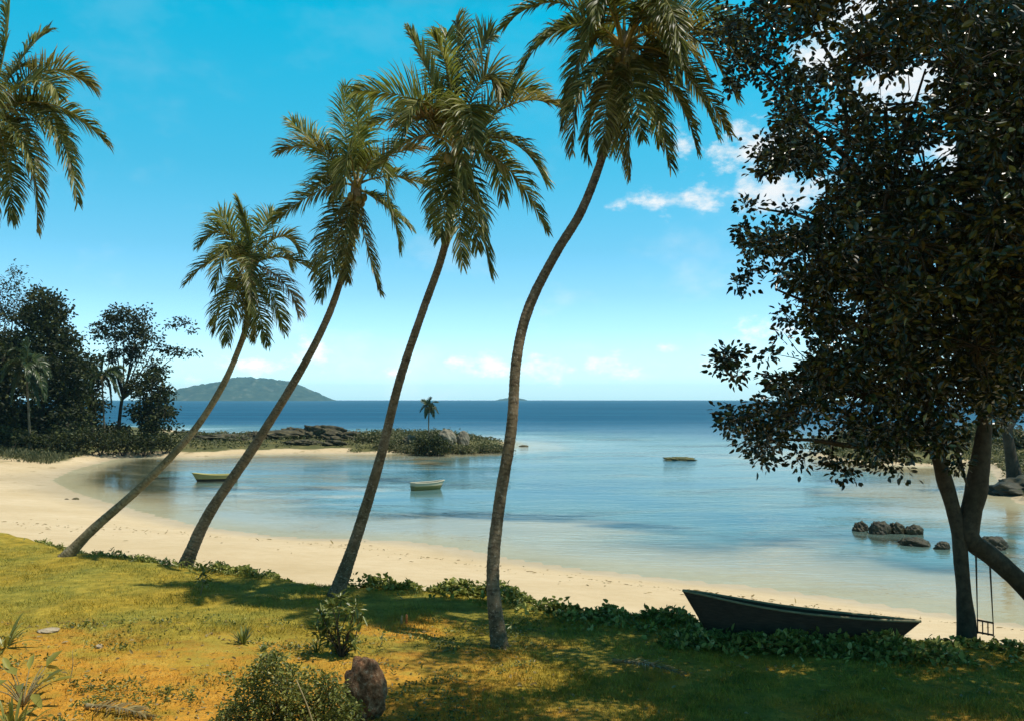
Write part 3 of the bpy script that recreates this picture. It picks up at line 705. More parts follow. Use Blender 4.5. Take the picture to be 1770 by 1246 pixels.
# the rest of the crown: towards the viewer, past the right border and above the frame
for (a, b, dy, r) in [(1850, 120, 0, 110), (1870, 300, .5, 120), (1880, 480, .3, 120), (1860, 620, 0, 100), (1980, 250, 0, 120), (2010, 430, .4, 120), (2100, 330, 0, 110), (1400, -140, -5.5, 120), (1340, -120, -2.5, 110), (1460, -100, -7.2, 120), (1370, -200, -6.4, 110), (1560, -60, -7.0, 120), (1500, -60, 0, 110), (1650, -80, .5, 120), (1800, -60, 0, 120), (1950, 60, 0, 120), (1560, -190, 0, 110), (1720, -210, 0, 120), (1880, -150, 0, 110), (1400, -90, .5, 70),
                      (1430, 330, -4.5, 80), (1460, 230, -5, 80), (1425, 450, -4, 65), (1530, 500, -5.5, 80), (1480, 560, -4.5, 70), (1580, 420, -6.5, 90), (1485, 100, -5, 80), (1410, 40, -5.5, 55), (1440, 640, -3.5, 60), (1560, 640, -4, 70), (1500, 420, -4.2, 95), (1600, 300, -4.6, 100), (1700, 350, -5, 110), (1560, 180, -4.2, 90), (1690, 180, -5.2, 110), (1800, 300, -5, 120), (1620, 470, -4.6, 100), (1740, 480, -5.2, 100), (1880, 400, -5, 120), (1650, 30, -4.6, 110), (1780, 80, -5.4, 120), (1560, 560, -3.8, 80), (1690, 600, -4.4, 90), (1800, 560, -4.6, 100), (1900, 200, -5, 130), (1980, 350, -4.5, 130), (2050, 250, -5, 130), (2150, 350, -4.5, 130), (2000, 100, -6.5, 130), (2120, 180, -3, 130), (2100, 450, -3, 110), (2200, 300, -6, 130), (2080, 60, -4.5, 130), (1420, -60, -8, 100), (1330, -230, -7, 100), (1760, 200, -7, 120), (1850, 330, -7.4, 120), (1720, 380, -7, 110), (1930, 160, -7, 120), (1660, 120, -6.8, 90),
                      (1560, 100, 4.5, 90), (1700, 250, 5, 110), (1600, 420, 5, 100), (1800, 350, 5, 120), (1700, 520, 4.6, 100)]:
    C_.append(tp(a, b, dy)); rm = r * mp_; R_.append(np.array([rm, rm * 1.1, rm * .9]))
gaps = [(1482, 12, 34, 22), (1424, 82, 26, 34), (1518, 152, 42, 20), (1590, 138, 40, 34), (1555, 165, 20, 20), (1612, 262, 32, 22), (1665, 345, 18, 28), (1545, 185, 16, 16), (1475, 130, 12, 10), (1350, 450, 16, 14), (1355, 340, 30, 12), (1370, 310, 18, 14), (1672, 738, 16, 34), (1430, 735, 30, 10), (1370, 600, 14, 10), (1460, 760, 20, 10), (1405, 465, 12, 10), (1475, 490, 10, 8), (1765, 745, 18, 40), (1440, 775, 40, 14), (1322, 110, 12, 10), (1345, 80, 8, 16)]
for _ in range(105):
    a_, b_ = rng.uniform(1290, 1660), rng.uniform(120, 730); q_ = rng.uniform(7, 18) * (1.25 if a_ < 1460 else .8); gaps.append((a_, b_, q_ * rng.uniform(.8, 1.5), q_))
def rej(P):
    q = project(P); k_ = np.zeros(len(P), bool)
    for a, b, u, v in gaps: k_ |= ((q[:, 0] - a) / u) ** 2 + ((q[:, 1] - b) / v) ** 2 < 1.15
    return k_
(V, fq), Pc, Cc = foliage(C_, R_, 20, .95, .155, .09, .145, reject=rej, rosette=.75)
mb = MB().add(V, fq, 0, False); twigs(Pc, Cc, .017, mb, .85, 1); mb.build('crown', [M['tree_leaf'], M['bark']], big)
print('big tree leaves', len(V) // 6)

# swing hanging from the leaning trunk
s0 = tp(1688, 962); s1 = tp(1712, 975)
sw = thing('swing', tp(1703, 1082), 'small rope swing with a railed wooden seat hanging beside the shade tree trunk', 'swing')
fl, fr_ = tp(1690, 1092, -.12), tp(1717, 1097, -.12); bl, br = tp(1690, 1092, .22), tp(1717, 1097, .22)
def bar(a, b, r, name, mat, par): V, fs = tube(np.array([a, (a + b) / 2, b]), r, 7); return MB().add(V, fs).build(name, mat, par)
hz = np.array([0, 0, .27])
mb = MB()
for k_ in np.linspace(0, 1, 6):
    a = fl + (bl - fl) * k_; b = fr_ + (br - fr_) * k_; V, fs = tube(np.array([a, b]), .022, 4); mb.add(V, fs, 0, False)
mb.build('seat', M['hull_dark'], sw)
for a, b in ((fl, fr_), (bl, br), (fl, bl), (fr_, br)): bar(a + hz, b + hz, .02, 'rail', M['hull_dark'], sw)
for a in (fl, fr_, bl, br, (fl * .68 + fr_ * .32), (fl * .34 + fr_ * .66)): bar(a - [0, 0, .03], a + hz, .014, 'baluster', M['hull_dark'], sw)
for a, t_ in ((fl, s0), (bl, s0 + [.05, .16, 0]), (fr_, s1), (br, s1 + [.05, .16, 0])): bar(a + hz, t_, .011, 'rope', M['rope'], sw)

# ------------------------------------------------------------------ beached canoe and moored boats
def hull(name, label, A, B, zk, gun_z, beam, mats, group=None, transom=False, rake=.45, inner=.03, n_thwart=3, cat='boat', bottom_rise=.12):
    """A bow point, B stern point (xy), zk keel height, gun_z: gunwale heights from bow to stern"""
    A = np.asarray(A, float); B = np.asarray(B, float); ax = B - A; L = np.linalg.norm(ax); ax = ax / L; pr = np.array([-ax[1], ax[0]])
    c0 = (A + B) / 2; root = thing('rowing_boat' if cat == 'boat' else 'canoe', (c0[0], c0[1], zk), label, cat, group)
    n = 28; tt = np.linspace(0, 1, n); m = 11
    gz = np.interp(tt, np.linspace(0, 1, len(gun_z)), gun_z); gz = np.convolve(np.pad(gz, 3, 'edge'), np.ones(7) / 7, 'valid')
    if transom: half = beam / 2 * np.where(tt < .55, np.sin(np.clip(tt / .55, 0, 1) * np.pi / 2) ** .75, 1 - .28 * ((tt - .55) / .45) ** 2)
    else: half = beam / 2 * np.sin(np.pi * np.clip(tt, .004, .996)) ** .62
    kz = zk + bottom_rise * (2 * tt - 1) ** 4 * (1 if not transom else np.where(tt < .5, 1, .3))
    def shell(off, lift):
        rows = []
        for i in range(n):
            s = np.linspace(-1, 1, m); a = np.abs(s)
            h = np.maximum(half[i] - off, .004)
            yy = np.sign(s) * h * (1 - (1 - a) ** 2.2) ** .8
            zz = kz[i] + lift + (gz[i] - kz[i] - lift) * a ** 2.1
            hgt = (zz - kz[i]) / (gz[i] - kz[i])
            sh = rake * (1 - hgt) * (np.exp(-tt[i] * 9) - (0 if transom else np.exp(-(1 - tt[i]) * 9)))
            s_ = tt[i] * L * (1 - 2 * off / L) + off + sh
            rows.append(np.stack([A[0] + ax[0] * s_ + pr[0] * yy, A[1] + ax[1] * s_ + pr[1] * yy, zz], -1))
        return np.stack(rows)
    O = shell(0, 0); I = shell(inner, inner * 1.3)
    mb = MB(); mb.add(O.reshape(-1, 3), grid_faces(m, n)); mb.add(I.reshape(-1, 3), grid_faces(m, n)[:, ::-1], 1)
    nq = n - 1
    for e in (0, m - 1):
        V = np.concatenate([O[:, e], I[:, e]]); i = np.arange(nq)
        mb.add(V, np.stack([i, i + 1, n + i + 1, n + i], -1), 0, False)
    if transom:
        V = np.concatenate([O[-1], O[-1][:1] * .5 + O[-1][-1:] * .5]); i = np.arange(m - 1)
        mb.add(V, np.stack([i, i + 1, np.full(m - 1, m)], -1), 0, False)
    mb.build('hull', [mats[0], mats[1]], root)
    for e, sg in ((0, -1), (m - 1, 1)):
        V, fs = tube(O[:, e] + np.array([0, 0, .012]), .028 if cat != 'boat' else .05, 6); MB().add(V, fs).build('gunwale', mats[2], root)
    for q in range(n_thwart):
        i = int(n * (q + 1) / (n_thwart + 1)); a, b = I[i, 0] * .97 + I[i, -1] * .03, I[i, -1] * .97 + I[i, 0] * .03
        dn = np.array([0, 0, -.10]); w3 = np.array([ax[0], ax[1], 0]) * .12; t3 = np.array([0, 0, .03])
        V = np.array([a + dn - w3, a + dn + w3, b + dn + w3, b + dn - w3]); V = np.concatenate([V, V - t3])
        MB().add(V, np.array([[0, 1, 2, 3], [7, 6, 5, 4], [0, 4, 5, 1], [1, 5, 6, 2], [2, 6, 7, 3], [3, 7, 4, 0]]), 0, False).build('thwart', mats[2], root)
    return root
yb, ys = 22.9, 21.4
A = at(1180, 1020, yb); B = at(1592, 1074, ys)
zs_ = [at(a, b, y)[2] for (a, b, y) in ((1180, 1019, yb), (1260, 1035, 22.6), (1350, 1050, 22.3), (1430, 1060, 22), (1510, 1068, 21.7), (1592, 1074, ys))]
hull('canoe', 'long dark wooden canoe with raised pointed bow lying at the shaded lawn edge', A[:2], B[:2], 2.36, zs_, .56, [M['hull_dark'], M['hull_dark'], M['gunwale']], cat='canoe', rake=.5, bottom_rise=.2)
g0 = ground(334, 831, 0); Yb = g0[1]
hull('boat', 'yellow and black rowing boat moored in the bay behind a leaning palm trunk', at(332, 818, Yb - .4)[:2], at(410, 818, Yb + 1.2)[:2], -.12, [.80, .60, .54, .58], 1.25, [M['paint_yellow_black'], M['hull_yellow'], M['hull_yellow']], transom=True, group='small boats moored in the bay')
def strake(root_name, px0, px1, y0, y1, Y0, Y1, mat):
    pass
g1 = ground(713, 847, 0); Yb = g1[1]
hull('boat', 'white topped olive rowing boat moored alone in the middle of the bay', at(768, 832, Yb + 1.6)[:2], at(713, 834, Yb - .1)[:2], -.12, [.74, .62, .60, .62], 1.2, [M['paint_white_olive'], M['hull_white'], M['hull_white']], transom=True, group='small boats moored in the bay')

# ------------------------------------------------------------------ rocks
def rock_mesh(c, r, seed, amp=.35, sub=5, sharp=1.0):
    import bmesh
    bm = bmesh.new(); bmesh.ops.create_icosphere(bm, subdivisions=sub, radius=1)
    V = np.array([v.co[:] for v in bm.verts]); Fc = np.array([[v.index for v in f.verts] for f in bm.faces]); bm.free()
    n1 = fnoise(V[:, 0] * 1.3 + seed * 3.7 + V[:, 2] * .9, V[:, 1] * 1.3 + V[:, 2] * 1.1 + seed, 4) - .46
    n2 = np.abs(fnoise(V[:, 0] * 2.6 + seed + V[:, 2] * 1.7, V[:, 1] * 2.6 - V[:, 2] * 1.3 + seed * 2, 3) - .45)
    n3 = fnoise(V[:, 0] * 6 + seed * 1.9 + V[:, 2] * 3.1, V[:, 1] * 6 - V[:, 2] * 2.7 + seed, 3) - .44
    V = V * (1 + amp * 2 * n1 - amp * n2 * sharp + amp * .55 * n3)[:, None]
    return V * np.asarray(r) + np.asarray(c), Fc
def rock(c, r, label, mat='wet_rock', name='rock', group=None, amp=.35, seed=None, cat='rock', sharp=1.0):
    rock.k += 1
    V, Fc = rock_mesh(c, r, seed or rock.k * 1.37, amp, sharp=sharp)
    o = MB().add(V, Fc, 0, True).build(name, M[mat], root=np.asarray(c, float))
    return tag(o, label, cat, group)
rock.k = 0
G = 'dark rocks rising from the shallow water'
for px, py, w, h, lab in [(1487, 917, 24, 17, 'dark round rock, leftmost of the group standing in the shallows'), (1520, 921, 34, 26, 'tallest dark rock of the group in the shallows, second from its left end'), (1546, 921, 28, 22, 'dark rock in the shallows between the tallest rock and the split one'),
                          (1579, 922, 30, 18, 'dark split rock behind the low long rock in the shallows'), (1580, 941, 50, 17, 'low long flat rock at the front of the group in the shallows'), (1629, 948, 24, 14, 'small isolated oval rock nearest the forked trunk, right end of the group'), (1712, 948, 52, 24, 'lumpy rock in the shallows seen behind the leaning trunk')]:
    g = ground(px, py, 0.0); s = g[1] / F
    rock((g[0], g[1], .06 * h * s), (w * s * .56, w * s * .5, h * s * .78), lab, group=G, amp=.42, sharp=1.8)
g = ground(1174, 794, 0); s = g[1] / F
rock((g[0], g[1], .05), (26 * s, 12 * s * 3, 3.6 * s), 'low weedy reef patch breaking the open water in the bay', 'reef', 'reef', cat='reef', amp=.85, sharp=2.2)
g = ground(905, 771, 0); s = g[1] / F
rock((g[0], g[1], 0), (9 * s, 9 * s, 2.2 * s), 'tiny flat rock just off the tip of the headland', 'far_rock', amp=.3)
for px, py, w, lab in [(115, 865, 10, 'small dark stone at the water edge on the left beach'), (131, 864, 12, 'second small stone, beside the other on the left beach')]:
    g = ground(px, py, .05); s = g[1] / F
    rock((g[0], g[1], .1), (w * s * .5, w * s * .4, w * s * .3), lab, 'far_rock', amp=.3, group='stones on the left beach')
# boulder in the foreground
g = ground(628, 1236); s = g[1] / F
rock((g[0], g[1], g[2] + 38 * s), (37 * s, 30 * s, 60 * s), 'reddish brown speckled boulder standing beside the leafy bush in the foreground', 'red_rock', 'boulder', cat='boulder', amp=.26, seed=4.4, sharp=2.0)
g = ground(85, 1094); s = g[1] / F
rock((g[0], g[1], lawn_z(g[0], g[1]) + .02), (17 * s, 18 * s, 3.0 * s), 'pale flat stone lying on the dry grass at the left', 'pale_stone', 'stone', cat='stone', amp=.25)
g = ground(172, 1120); s = g[1] / F
rock((g[0], g[1], lawn_z(g[0], g[1]) + .02), (7 * s, 6 * s, 5 * s), 'small tan stone on the bare orange soil', 'pale_stone', 'stone', cat='stone', amp=.3)

# ------------------------------------------------------------------ headland
def hz_at(px, Y):
    x = (px - 885) / F * Y; z, _, _ = sand_z(np.array([[x]]), np.array([[Y]])); return np.array([x, Y, float(max(z[0, 0], 0))])
HG = 'rocks along the headland'
for px, Y, w, h, lab in [(480, 158, 110, 15, 'dark flat rock shelf at the left end of the headland ridge'), (548, 160, 80, 26, 'dark humped rock shelf in the middle of the headland'), (588, 156, 60, 18, 'dark slab pointing right over the water at the middle of the headland'),
                         (395, 156, 110, 9, 'low dark rock strip on the headland left of the humped shelf'), (428, 215, 40, 6, 'thin dark rock strip in the sea behind the headland'), (318, 215, 46, 9, 'dark low rock beside the first palm trunk, at the headland shore'), (520, 149, 52, 8, 'small dark ledge in front of the humped rock shelf, the left of two'), (576, 148, 44, 9, 'small dark ledge in front of the humped rock shelf, the right of two'), (505, 162, 40, 20, 'jagged dark rock between the flat shelf and the humped shelf'), (452, 157, 44, 12, 'dark rock at the foot of the second palm trunk line on the headland')]:
    b = hz_at(px, Y); s = Y / F
    rock((b[0], Y, b[2] + h * s * .2), (w * s * .55, w * s * .4, h * s * .62), lab, 'far_rock', 'rock_ledge', HG, amp=.75, sharp=1.8, cat='rock')
for px, Y, w, h, lab in [(773, 150, 32, 34, 'large pale boulder on the headland, the left of two standing up against the sea'), (801, 152, 20, 30, 'tall narrow pale boulder standing at the right end of the headland'), (708, 150, 24, 17, 'small pale boulder among shrubs near the tiny palm')]:
    b = hz_at(px, Y); s = Y / F
    rock((b[0], Y, b[2] + h * s * .42), (w * s * .52, w * s * .5, h * s * .56), lab, 'grey_rock', 'boulder', HG, amp=.3, cat='boulder')

def shrub(label, c, rx, rz, mat, leaf_l=.3, leaf_w=.2, sig=.3, name='shrub', group=None, cat='shrub', nb=5, per=16, den=2.6, stems=True):
    c = np.asarray(c, float); root = thing(name, c, label, cat, group)
    cs, rs = [], []
    for i in range(nb):
        a = 2 * math.pi * i / nb + rng.random(); q = rng.uniform(.3, .6)
        cs.append(c + [math.cos(a) * rx * q, math.sin(a) * rx * q, rz * rng.uniform(.7, 1.15)]); rr = rx * rng.uniform(.42, .62); rs.append(np.array([rr, rr, rz * rng.uniform(.5, .75)]))
    (V, fq), Pc, Cc = foliage(cs, rs, per, den, leaf_l, leaf_w, sig)
    V[:, 2] = np.maximum(V[:, 2], c[2] - .05)
    MB().add(V, fq, 0, False).build('foliage', mat, root)
    if stems:
        for q in cs[:3]:
            mb = MB(); limb([c - [0, 0, .1], c * .5 + q * .5 + rng.normal(size=3) * rx * .08, q], np.array([.05, .035, .015]) * max(rx, .5), mb, 5, .1)
            mb.build('stem', M['far_bark'], root)
    return root
SG_ = 'low shrubs covering the headland'
k_ = 0
pos_words = ['pale shrub at the left end of the headland scrub, left of the third palm trunk', 'low shrub right behind the third palm trunk on the headland', 'rounded olive shrub just right of the third palm trunk', 'low spreading shrub left of the tiny headland palm', 'olive shrub at the foot of the tiny headland palm',
             'dark bushy shrub by the water below the pale boulders', 'olive shrub between the dark bush and the tall boulder', 'low shrub in front of the narrow boulder', 'low scrub right of the narrow boulder', 'last low shrub at the headland tip beside the S-curved trunk', 'shrub on the headland ridge behind the dark bush', 'sparse shrub at the headland waterline below the tiny palm']
for (px, Y, w, h), lab in zip([(640, 152, 46, 22), (668, 146, 50, 20), (695, 150, 46, 24), (715, 144, 56, 22), (742, 152, 60, 26), (752, 139, 46, 34), (785, 143, 52, 24), (808, 145, 50, 20), (832, 146, 46, 18), (856, 148, 40, 14), (760, 160, 60, 28), (730, 141, 50, 14)], pos_words):
    b = hz_at(px, Y); s = Y / F; w *= 1.2; h *= (1.0 if 'dark bushy' in lab else .62)
    mat = M['far_leaf'] if 'dark' in lab and 'behind' not in lab and 'between' not in lab else M['headland_leaf']
    shrub(lab, b, w * s * .6, h * s * .55, mat, .34, .24, .34, group=SG_, nb=6)

def far_tree(label, px, Y, base_pxy, blobs_px, mat, leaf_l=.55, leaf_w=.32, sig=.55, per=16, den=3.2, trunkw=7, name='tree', group='trees on the left headland', up=.5, cat='tree', ydepth=1.0, limbs_n=6):
    b = hz_at(px, Y); s = Y / F
    root = thing(name, b, label, cat, group)
    cs, rs = [], []
    for (a, q, r) in blobs_px:
        cs.append(at(a, q, Y + rng.normal() * r * s * .5 * ydepth)); rs.append(np.array([r * s, r * s * 1.2 * ydepth, r * s * .82]))
        if r > 16:
            cs.append(at(a + rng.normal() * r * .3, q + rng.normal() * r * .2, Y + r * s * 1.1 * ydepth)); rs.append(np.array([r * s, r * s, r * s * .8]) * .9)
    top = np.mean(cs, axis=0)
    fork = np.array([b[0] * .75 + top[0] * .25, Y, b[2] * .55 + top[2] * .45])
    mb = MB(); limb([b - [0, 0, .4], b * .5 + fork * .5 + rng.normal(size=3) * .25, fork, fork * .4 + top * .6], np.array([trunkw, trunkw * .75, trunkw * .62, trunkw * .3]) * s, mb, 9, .15, px)
    mb.build('trunk', M['far_bark'], root)
    order = sorted(range(len(blobs_px)), key=lambda i: -blobs_px[i][2])[:limbs_n]
    for i in order:
        a, q, r = blobs_px[i]; e = at(a, q, Y + rng.normal() * .8)
        mb = MB(); limb([fork - [0, 0, .6], fork * .5 + e * .5 + [0, 0, -.3], e], np.array([trunkw * .45, trunkw * .28, trunkw * .08]) * s, mb, 6, .1, i); mb.build('limb', M['far_bark'], root)
    (V, fq), Pc, Cc = foliage(cs, rs, per, den, leaf_l, leaf_w, sig, up=up)
    V[:, 2] = np.maximum(V[:, 2], b[2] + .05)
    mb = MB().add(V, fq, 0, False); twigs(Pc, Cc, .05, mb, .35, 1); mb.build('crown', [mat, M['far_bark']], root)
    return root
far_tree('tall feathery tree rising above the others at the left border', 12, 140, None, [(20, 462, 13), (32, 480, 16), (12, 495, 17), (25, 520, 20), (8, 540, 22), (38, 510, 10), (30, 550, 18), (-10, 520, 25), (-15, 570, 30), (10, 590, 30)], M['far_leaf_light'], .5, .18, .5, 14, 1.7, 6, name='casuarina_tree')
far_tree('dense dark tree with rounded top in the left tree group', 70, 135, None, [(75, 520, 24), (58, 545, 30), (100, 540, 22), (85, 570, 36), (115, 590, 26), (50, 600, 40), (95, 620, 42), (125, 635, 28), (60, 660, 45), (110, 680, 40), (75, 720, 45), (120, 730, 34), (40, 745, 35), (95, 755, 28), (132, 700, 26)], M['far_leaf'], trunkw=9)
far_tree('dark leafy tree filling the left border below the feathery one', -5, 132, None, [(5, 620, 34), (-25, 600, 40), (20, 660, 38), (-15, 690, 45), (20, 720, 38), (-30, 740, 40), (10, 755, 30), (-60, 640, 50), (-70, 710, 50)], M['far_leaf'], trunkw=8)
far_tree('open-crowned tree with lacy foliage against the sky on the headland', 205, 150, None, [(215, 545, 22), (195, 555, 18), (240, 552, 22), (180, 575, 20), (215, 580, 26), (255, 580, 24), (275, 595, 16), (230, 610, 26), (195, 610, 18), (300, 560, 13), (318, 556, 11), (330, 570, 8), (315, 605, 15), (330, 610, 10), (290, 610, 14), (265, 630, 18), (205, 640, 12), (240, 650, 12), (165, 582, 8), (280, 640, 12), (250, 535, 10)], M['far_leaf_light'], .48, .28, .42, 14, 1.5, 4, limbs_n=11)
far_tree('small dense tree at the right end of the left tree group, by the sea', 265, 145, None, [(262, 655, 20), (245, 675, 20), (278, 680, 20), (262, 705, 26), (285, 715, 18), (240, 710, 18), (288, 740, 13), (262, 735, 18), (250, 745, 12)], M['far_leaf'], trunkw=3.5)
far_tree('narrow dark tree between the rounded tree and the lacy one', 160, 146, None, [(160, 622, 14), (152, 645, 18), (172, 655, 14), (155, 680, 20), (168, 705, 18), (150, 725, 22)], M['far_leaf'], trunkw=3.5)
HGp = 'dark hedge shrubs at the foot of the headland trees'
for (px, Y, w, h), lab in zip([(20, 126, 90, 40), (75, 125, 80, 34), (130, 127, 70, 44), (175, 130, 60, 44), (215, 133, 60, 46), (250, 134, 50, 40), (285, 136, 44, 34), (195, 150, 60, 30)],
                              ['broad dark shrub at the left border under the trees', 'dark shrub under the rounded headland tree', 'dark shrub at the right foot of the rounded headland tree', 'dark shrub under the narrow headland tree', 'tall dark shrub below the lacy headland tree', 'dark shrub left of the small seaside tree', 'low dark shrub under the small seaside tree by the water', 'dark shrub behind the others around the lacy tree trunk']):
    b = hz_at(px, Y); s = Y / F
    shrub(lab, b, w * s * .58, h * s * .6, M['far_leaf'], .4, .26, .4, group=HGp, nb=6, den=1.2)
FP = 'small palms among the headland trees'
palm('small palm with pale drooping fronds between the rounded tree and the lacy tree', [(182, 775), (180, 730), (178, 690), (176, 655)], 141, [4, 3, 3, 3], [((195, 640), (212, 660), 0), ((190, 650), (208, 690), -1), ((160, 645), (140, 668), 0), ((165, 655), (148, 700), .5), ((178, 632), (180, 618), 0), ((186, 660), (192, 702), 1), ((198, 636), (214, 640), 1)], leaf=1.0, seed=11, nuts=0, extra=3, fmat='frond_far', group=FP, base_z=1.5, wid=.12, sides=8, ring=.4)
palm('young palm with light green fronds in front of the dark trees at the left border', [(52, 770), (50, 720), (48, 680), (46, 640)], 124, [5, 4, 4, 3], [((60, 620), (85, 650), 0), ((64, 640), (78, 690), -1), ((30, 625), (5, 655), 0), ((35, 640), (20, 695), -.6), ((48, 610), (50, 590), 0), ((52, 655), (66, 700), -1), ((40, 610), (18, 612), -.5)], leaf=1.2, seed=12, nuts=0, extra=3, fmat='frond_far', group=FP, base_z=1.5, wid=.14, sides=8, ring=.4)
palm('tiny lone palm standing on the headland against the open sea', [(741, 768), (741, 745), (741, 725), (742, 706)], 149, [2.4, 2, 2, 2], [((747, 700), (757, 713), 0), ((736, 700), (727, 711), 0), ((742, 694), (745, 688), 0), ((748, 696), (756, 695), .4), ((736, 696), (730, 692), .4), ((738, 708), (735, 722), -.3), ((746, 708), (750, 721), .3)], leaf=.6, seed=13, nuts=0, extra=2, fmat='frond_far', group=FP, base_z=1.2, wid=.08, sides=6, ring=.4)

# low scrub and creepers carpeting the headland and the far bank
r = np.random.default_rng(77); n = 90000
x = np.concatenate([r.uniform(-60, 2, n // 2), r.uniform(30, 75, n // 2)]); y = np.concatenate([r.uniform(112, 205, n // 2), r.uniform(70, 165, n // 2)])
zz, sdd, _ = sand_z(x[None], y[None]); zz, sdd = zz[0], sdd[0]
cl = fnoise(x * .35 + 3, y * .35, 4)
need = np.where((x > 10) | ((x > -24) & (y > 110)), .5, 4.0)
k = (sdd > need) & (cl > .38) & (r.random(n) < np.where(x < -24, .75, 1)); x, y, zz, cl = x[k], y[k], zz[k], cl[k]; n = len(x)
hh = r.random(n) ** 1.3 * np.clip((cl - .34) * 3.2, .1, 1.0) * np.where(x < -24, .7, 1.0)
V, f = leaves(np.stack([x, y, zz + hh], -1), norm(r.normal(size=(n, 3)) * [1, 1, .6] + [0, 0, .4]), norm(r.normal(size=(n, 3)) * .6 + [0, 0, 1]), r.uniform(.22, .5, n), r.uniform(.14, .28, n))
tag(MB().add(V, f, 0, False).build('ground_cover', M['headland_leaf']), 'low olive scrub carpeting the headland and far bank', 'ground cover', kind='stuff')

# right-hand far bank
RG = 'bushes on the far bank behind the shade tree'
for (px, Y, w, h), lab in zip([(1430, 148, 70, 26), (1480, 150, 80, 36), (1540, 145, 80, 34), (1600, 136, 70, 30), (1650, 138, 60, 30), (1700, 140, 70, 36), (1765, 130, 80, 34)],
                              ['low pale bush at the tip of the far right bank', 'pale rounded bush on the far right bank seen under the crown', 'olive bush on the far bank behind hanging leaves', 'bush on the far bank just left of the forked trunk', 'bush on the far bank seen between the forked limbs', 'bush on the far bank right of the fork', 'bush on the far bank at the right border']):
    b = hz_at(px, Y); s = Y / F
    shrub(lab, b, w * s * .6, h * s * .6, M['headland_leaf'], .4, .26, .4, group=RG, nb=6)
b = hz_at(1752, 86); 
rt = thing('leaning_tree', b, 'slender dark tree on the right bank across the water, cut by the picture border', 'tree')
mb = MB(); limb([at(1756, 838, 86), at(1748, 790, 86), at(1740, 740, 86), at(1736, 690, 86), at(1728, 620, 86)], np.array([28, 19, 17, 15, 9]) * 86 / F / 2, mb, 10, .15, 5); mb.build('trunk', M['bark'], rt)
mb = MB(); limb([at(1741, 745, 86), at(1760, 715, 86), at(1790, 690, 86)], np.array([14, 10, 6]) * 86 / F / 2, mb, 8, .1); mb.build('limb', M['bark'], rt)
cs = [at(a, q, 86 + dy) for a, q, dy in ((1740, 600, 0), (1790, 640, 1), (1720, 640, -1), (1800, 700, 0), (1770, 570, 2), (1830, 620, 0))]
(V, fq), Pc, Cc = foliage(cs, [np.array([2.4, 2.4, 1.9])] * len(cs), 15, .9, .35, .2, .42)
MB().add(V, fq, 0, False).build('crown', M['far_leaf'], rt)
V, Fc = rock_mesh(at(1780, 852, 82), (3.6, 4.5, 1.25), 8.8, .5, sharp=2.0)
tag(MB().add(V, Fc).build('earth_bank', M['wet_rock'], root=at(1780, 852, 82)), 'brown undercut earth bank at the right border across the water', 'bank')

# ------------------------------------------------------------------ foreground plants
def blades(c, n, length, width, spread, mat, name, label, cat, group=None, arch=.5, curl=.6, r=None, zoff=0):
    r = r or np.random.default_rng(int(abs(c[0] * 100 + c[1] * 10)))
    c = np.asarray(c, float); root = thing(name, c, label, cat, group)
    mb = MB()
    for i in range(n):
        az = 2 * math.pi * i / n * 2.4 + r.uniform(-.4, .4); el = r.uniform(*arch)
        L = length * r.uniform(.65, 1.15); h = np.array([math.cos(az), math.sin(az), 0]); 
        d = h * math.cos(el) + np.array([0, 0, math.sin(el)])
        p = c + h * spread * r.random(); pts = [p]; m_ = 7
        for k in range(m_ - 1):
            pts.append(pts[-1] + d * L / (m_ - 1)); d = norm(d + np.array([0, 0, -1]) * curl / m_ * (.5 + k * .4))
        pts = np.array(pts); T = norm(np.gradient(pts, axis=0)); S = norm(np.cross(T, [0, 0, 1.0]) + 1e-6); U = np.cross(S, T)
        w = width * np.array([.45, .8, 1, 1, .85, .55, .05]) / 2 * r.uniform(.8, 1.2)
        V = np.concatenate([pts - S * w[:, None] + U * w[:, None] * .35, pts, pts + S * w[:, None] + U * w[:, None] * .35])
        k = np.arange(m_ - 1)
        mb.add(V, np.concatenate([np.stack([k, k + 1, m_ + k + 1, m_ + k], -1), np.stack([m_ + k, m_ + k + 1, 2 * m_ + k + 1, 2 * m_ + k], -1)]))
    mb.build('leaves', mat, root)
    return root
def gl(px, py):
    g = ground(px, py); g[2] = lawn_z(g[0], g[1]); return g
blades(gl(420, 1114), 34, .40, .045, .04, M['shrub_leaf'], 'spiky_plant', 'spiky rosette plant alone on the dry grass left of the leafy shrub', 'plant', arch=(.35, 1.4), curl=.25)
blades(gl(455, 1128), 20, .22, .03, .08, M['shrub_leaf'], 'grass_tuft', 'small loose grass tuft between the spiky rosette and the big bush', 'grass tuft', arch=(.5, 1.3), curl=.8)
blades(gl(548, 1128), 30, .34, .03, .15, M['bush_leaf'], 'grass_tuft', 'arching grass tuft at the left foot of the leafy shrub', 'grass tuft', arch=(.5, 1.3), curl=.9)
blades(gl(8, 1122), 12, .80, .09, .1, M['pale_leaf'], 'strap_leaf_plant', 'yellowish strap-leaved plant at the left border halfway up the lawn', 'plant', arch=(.4, 1.3), curl=.9)
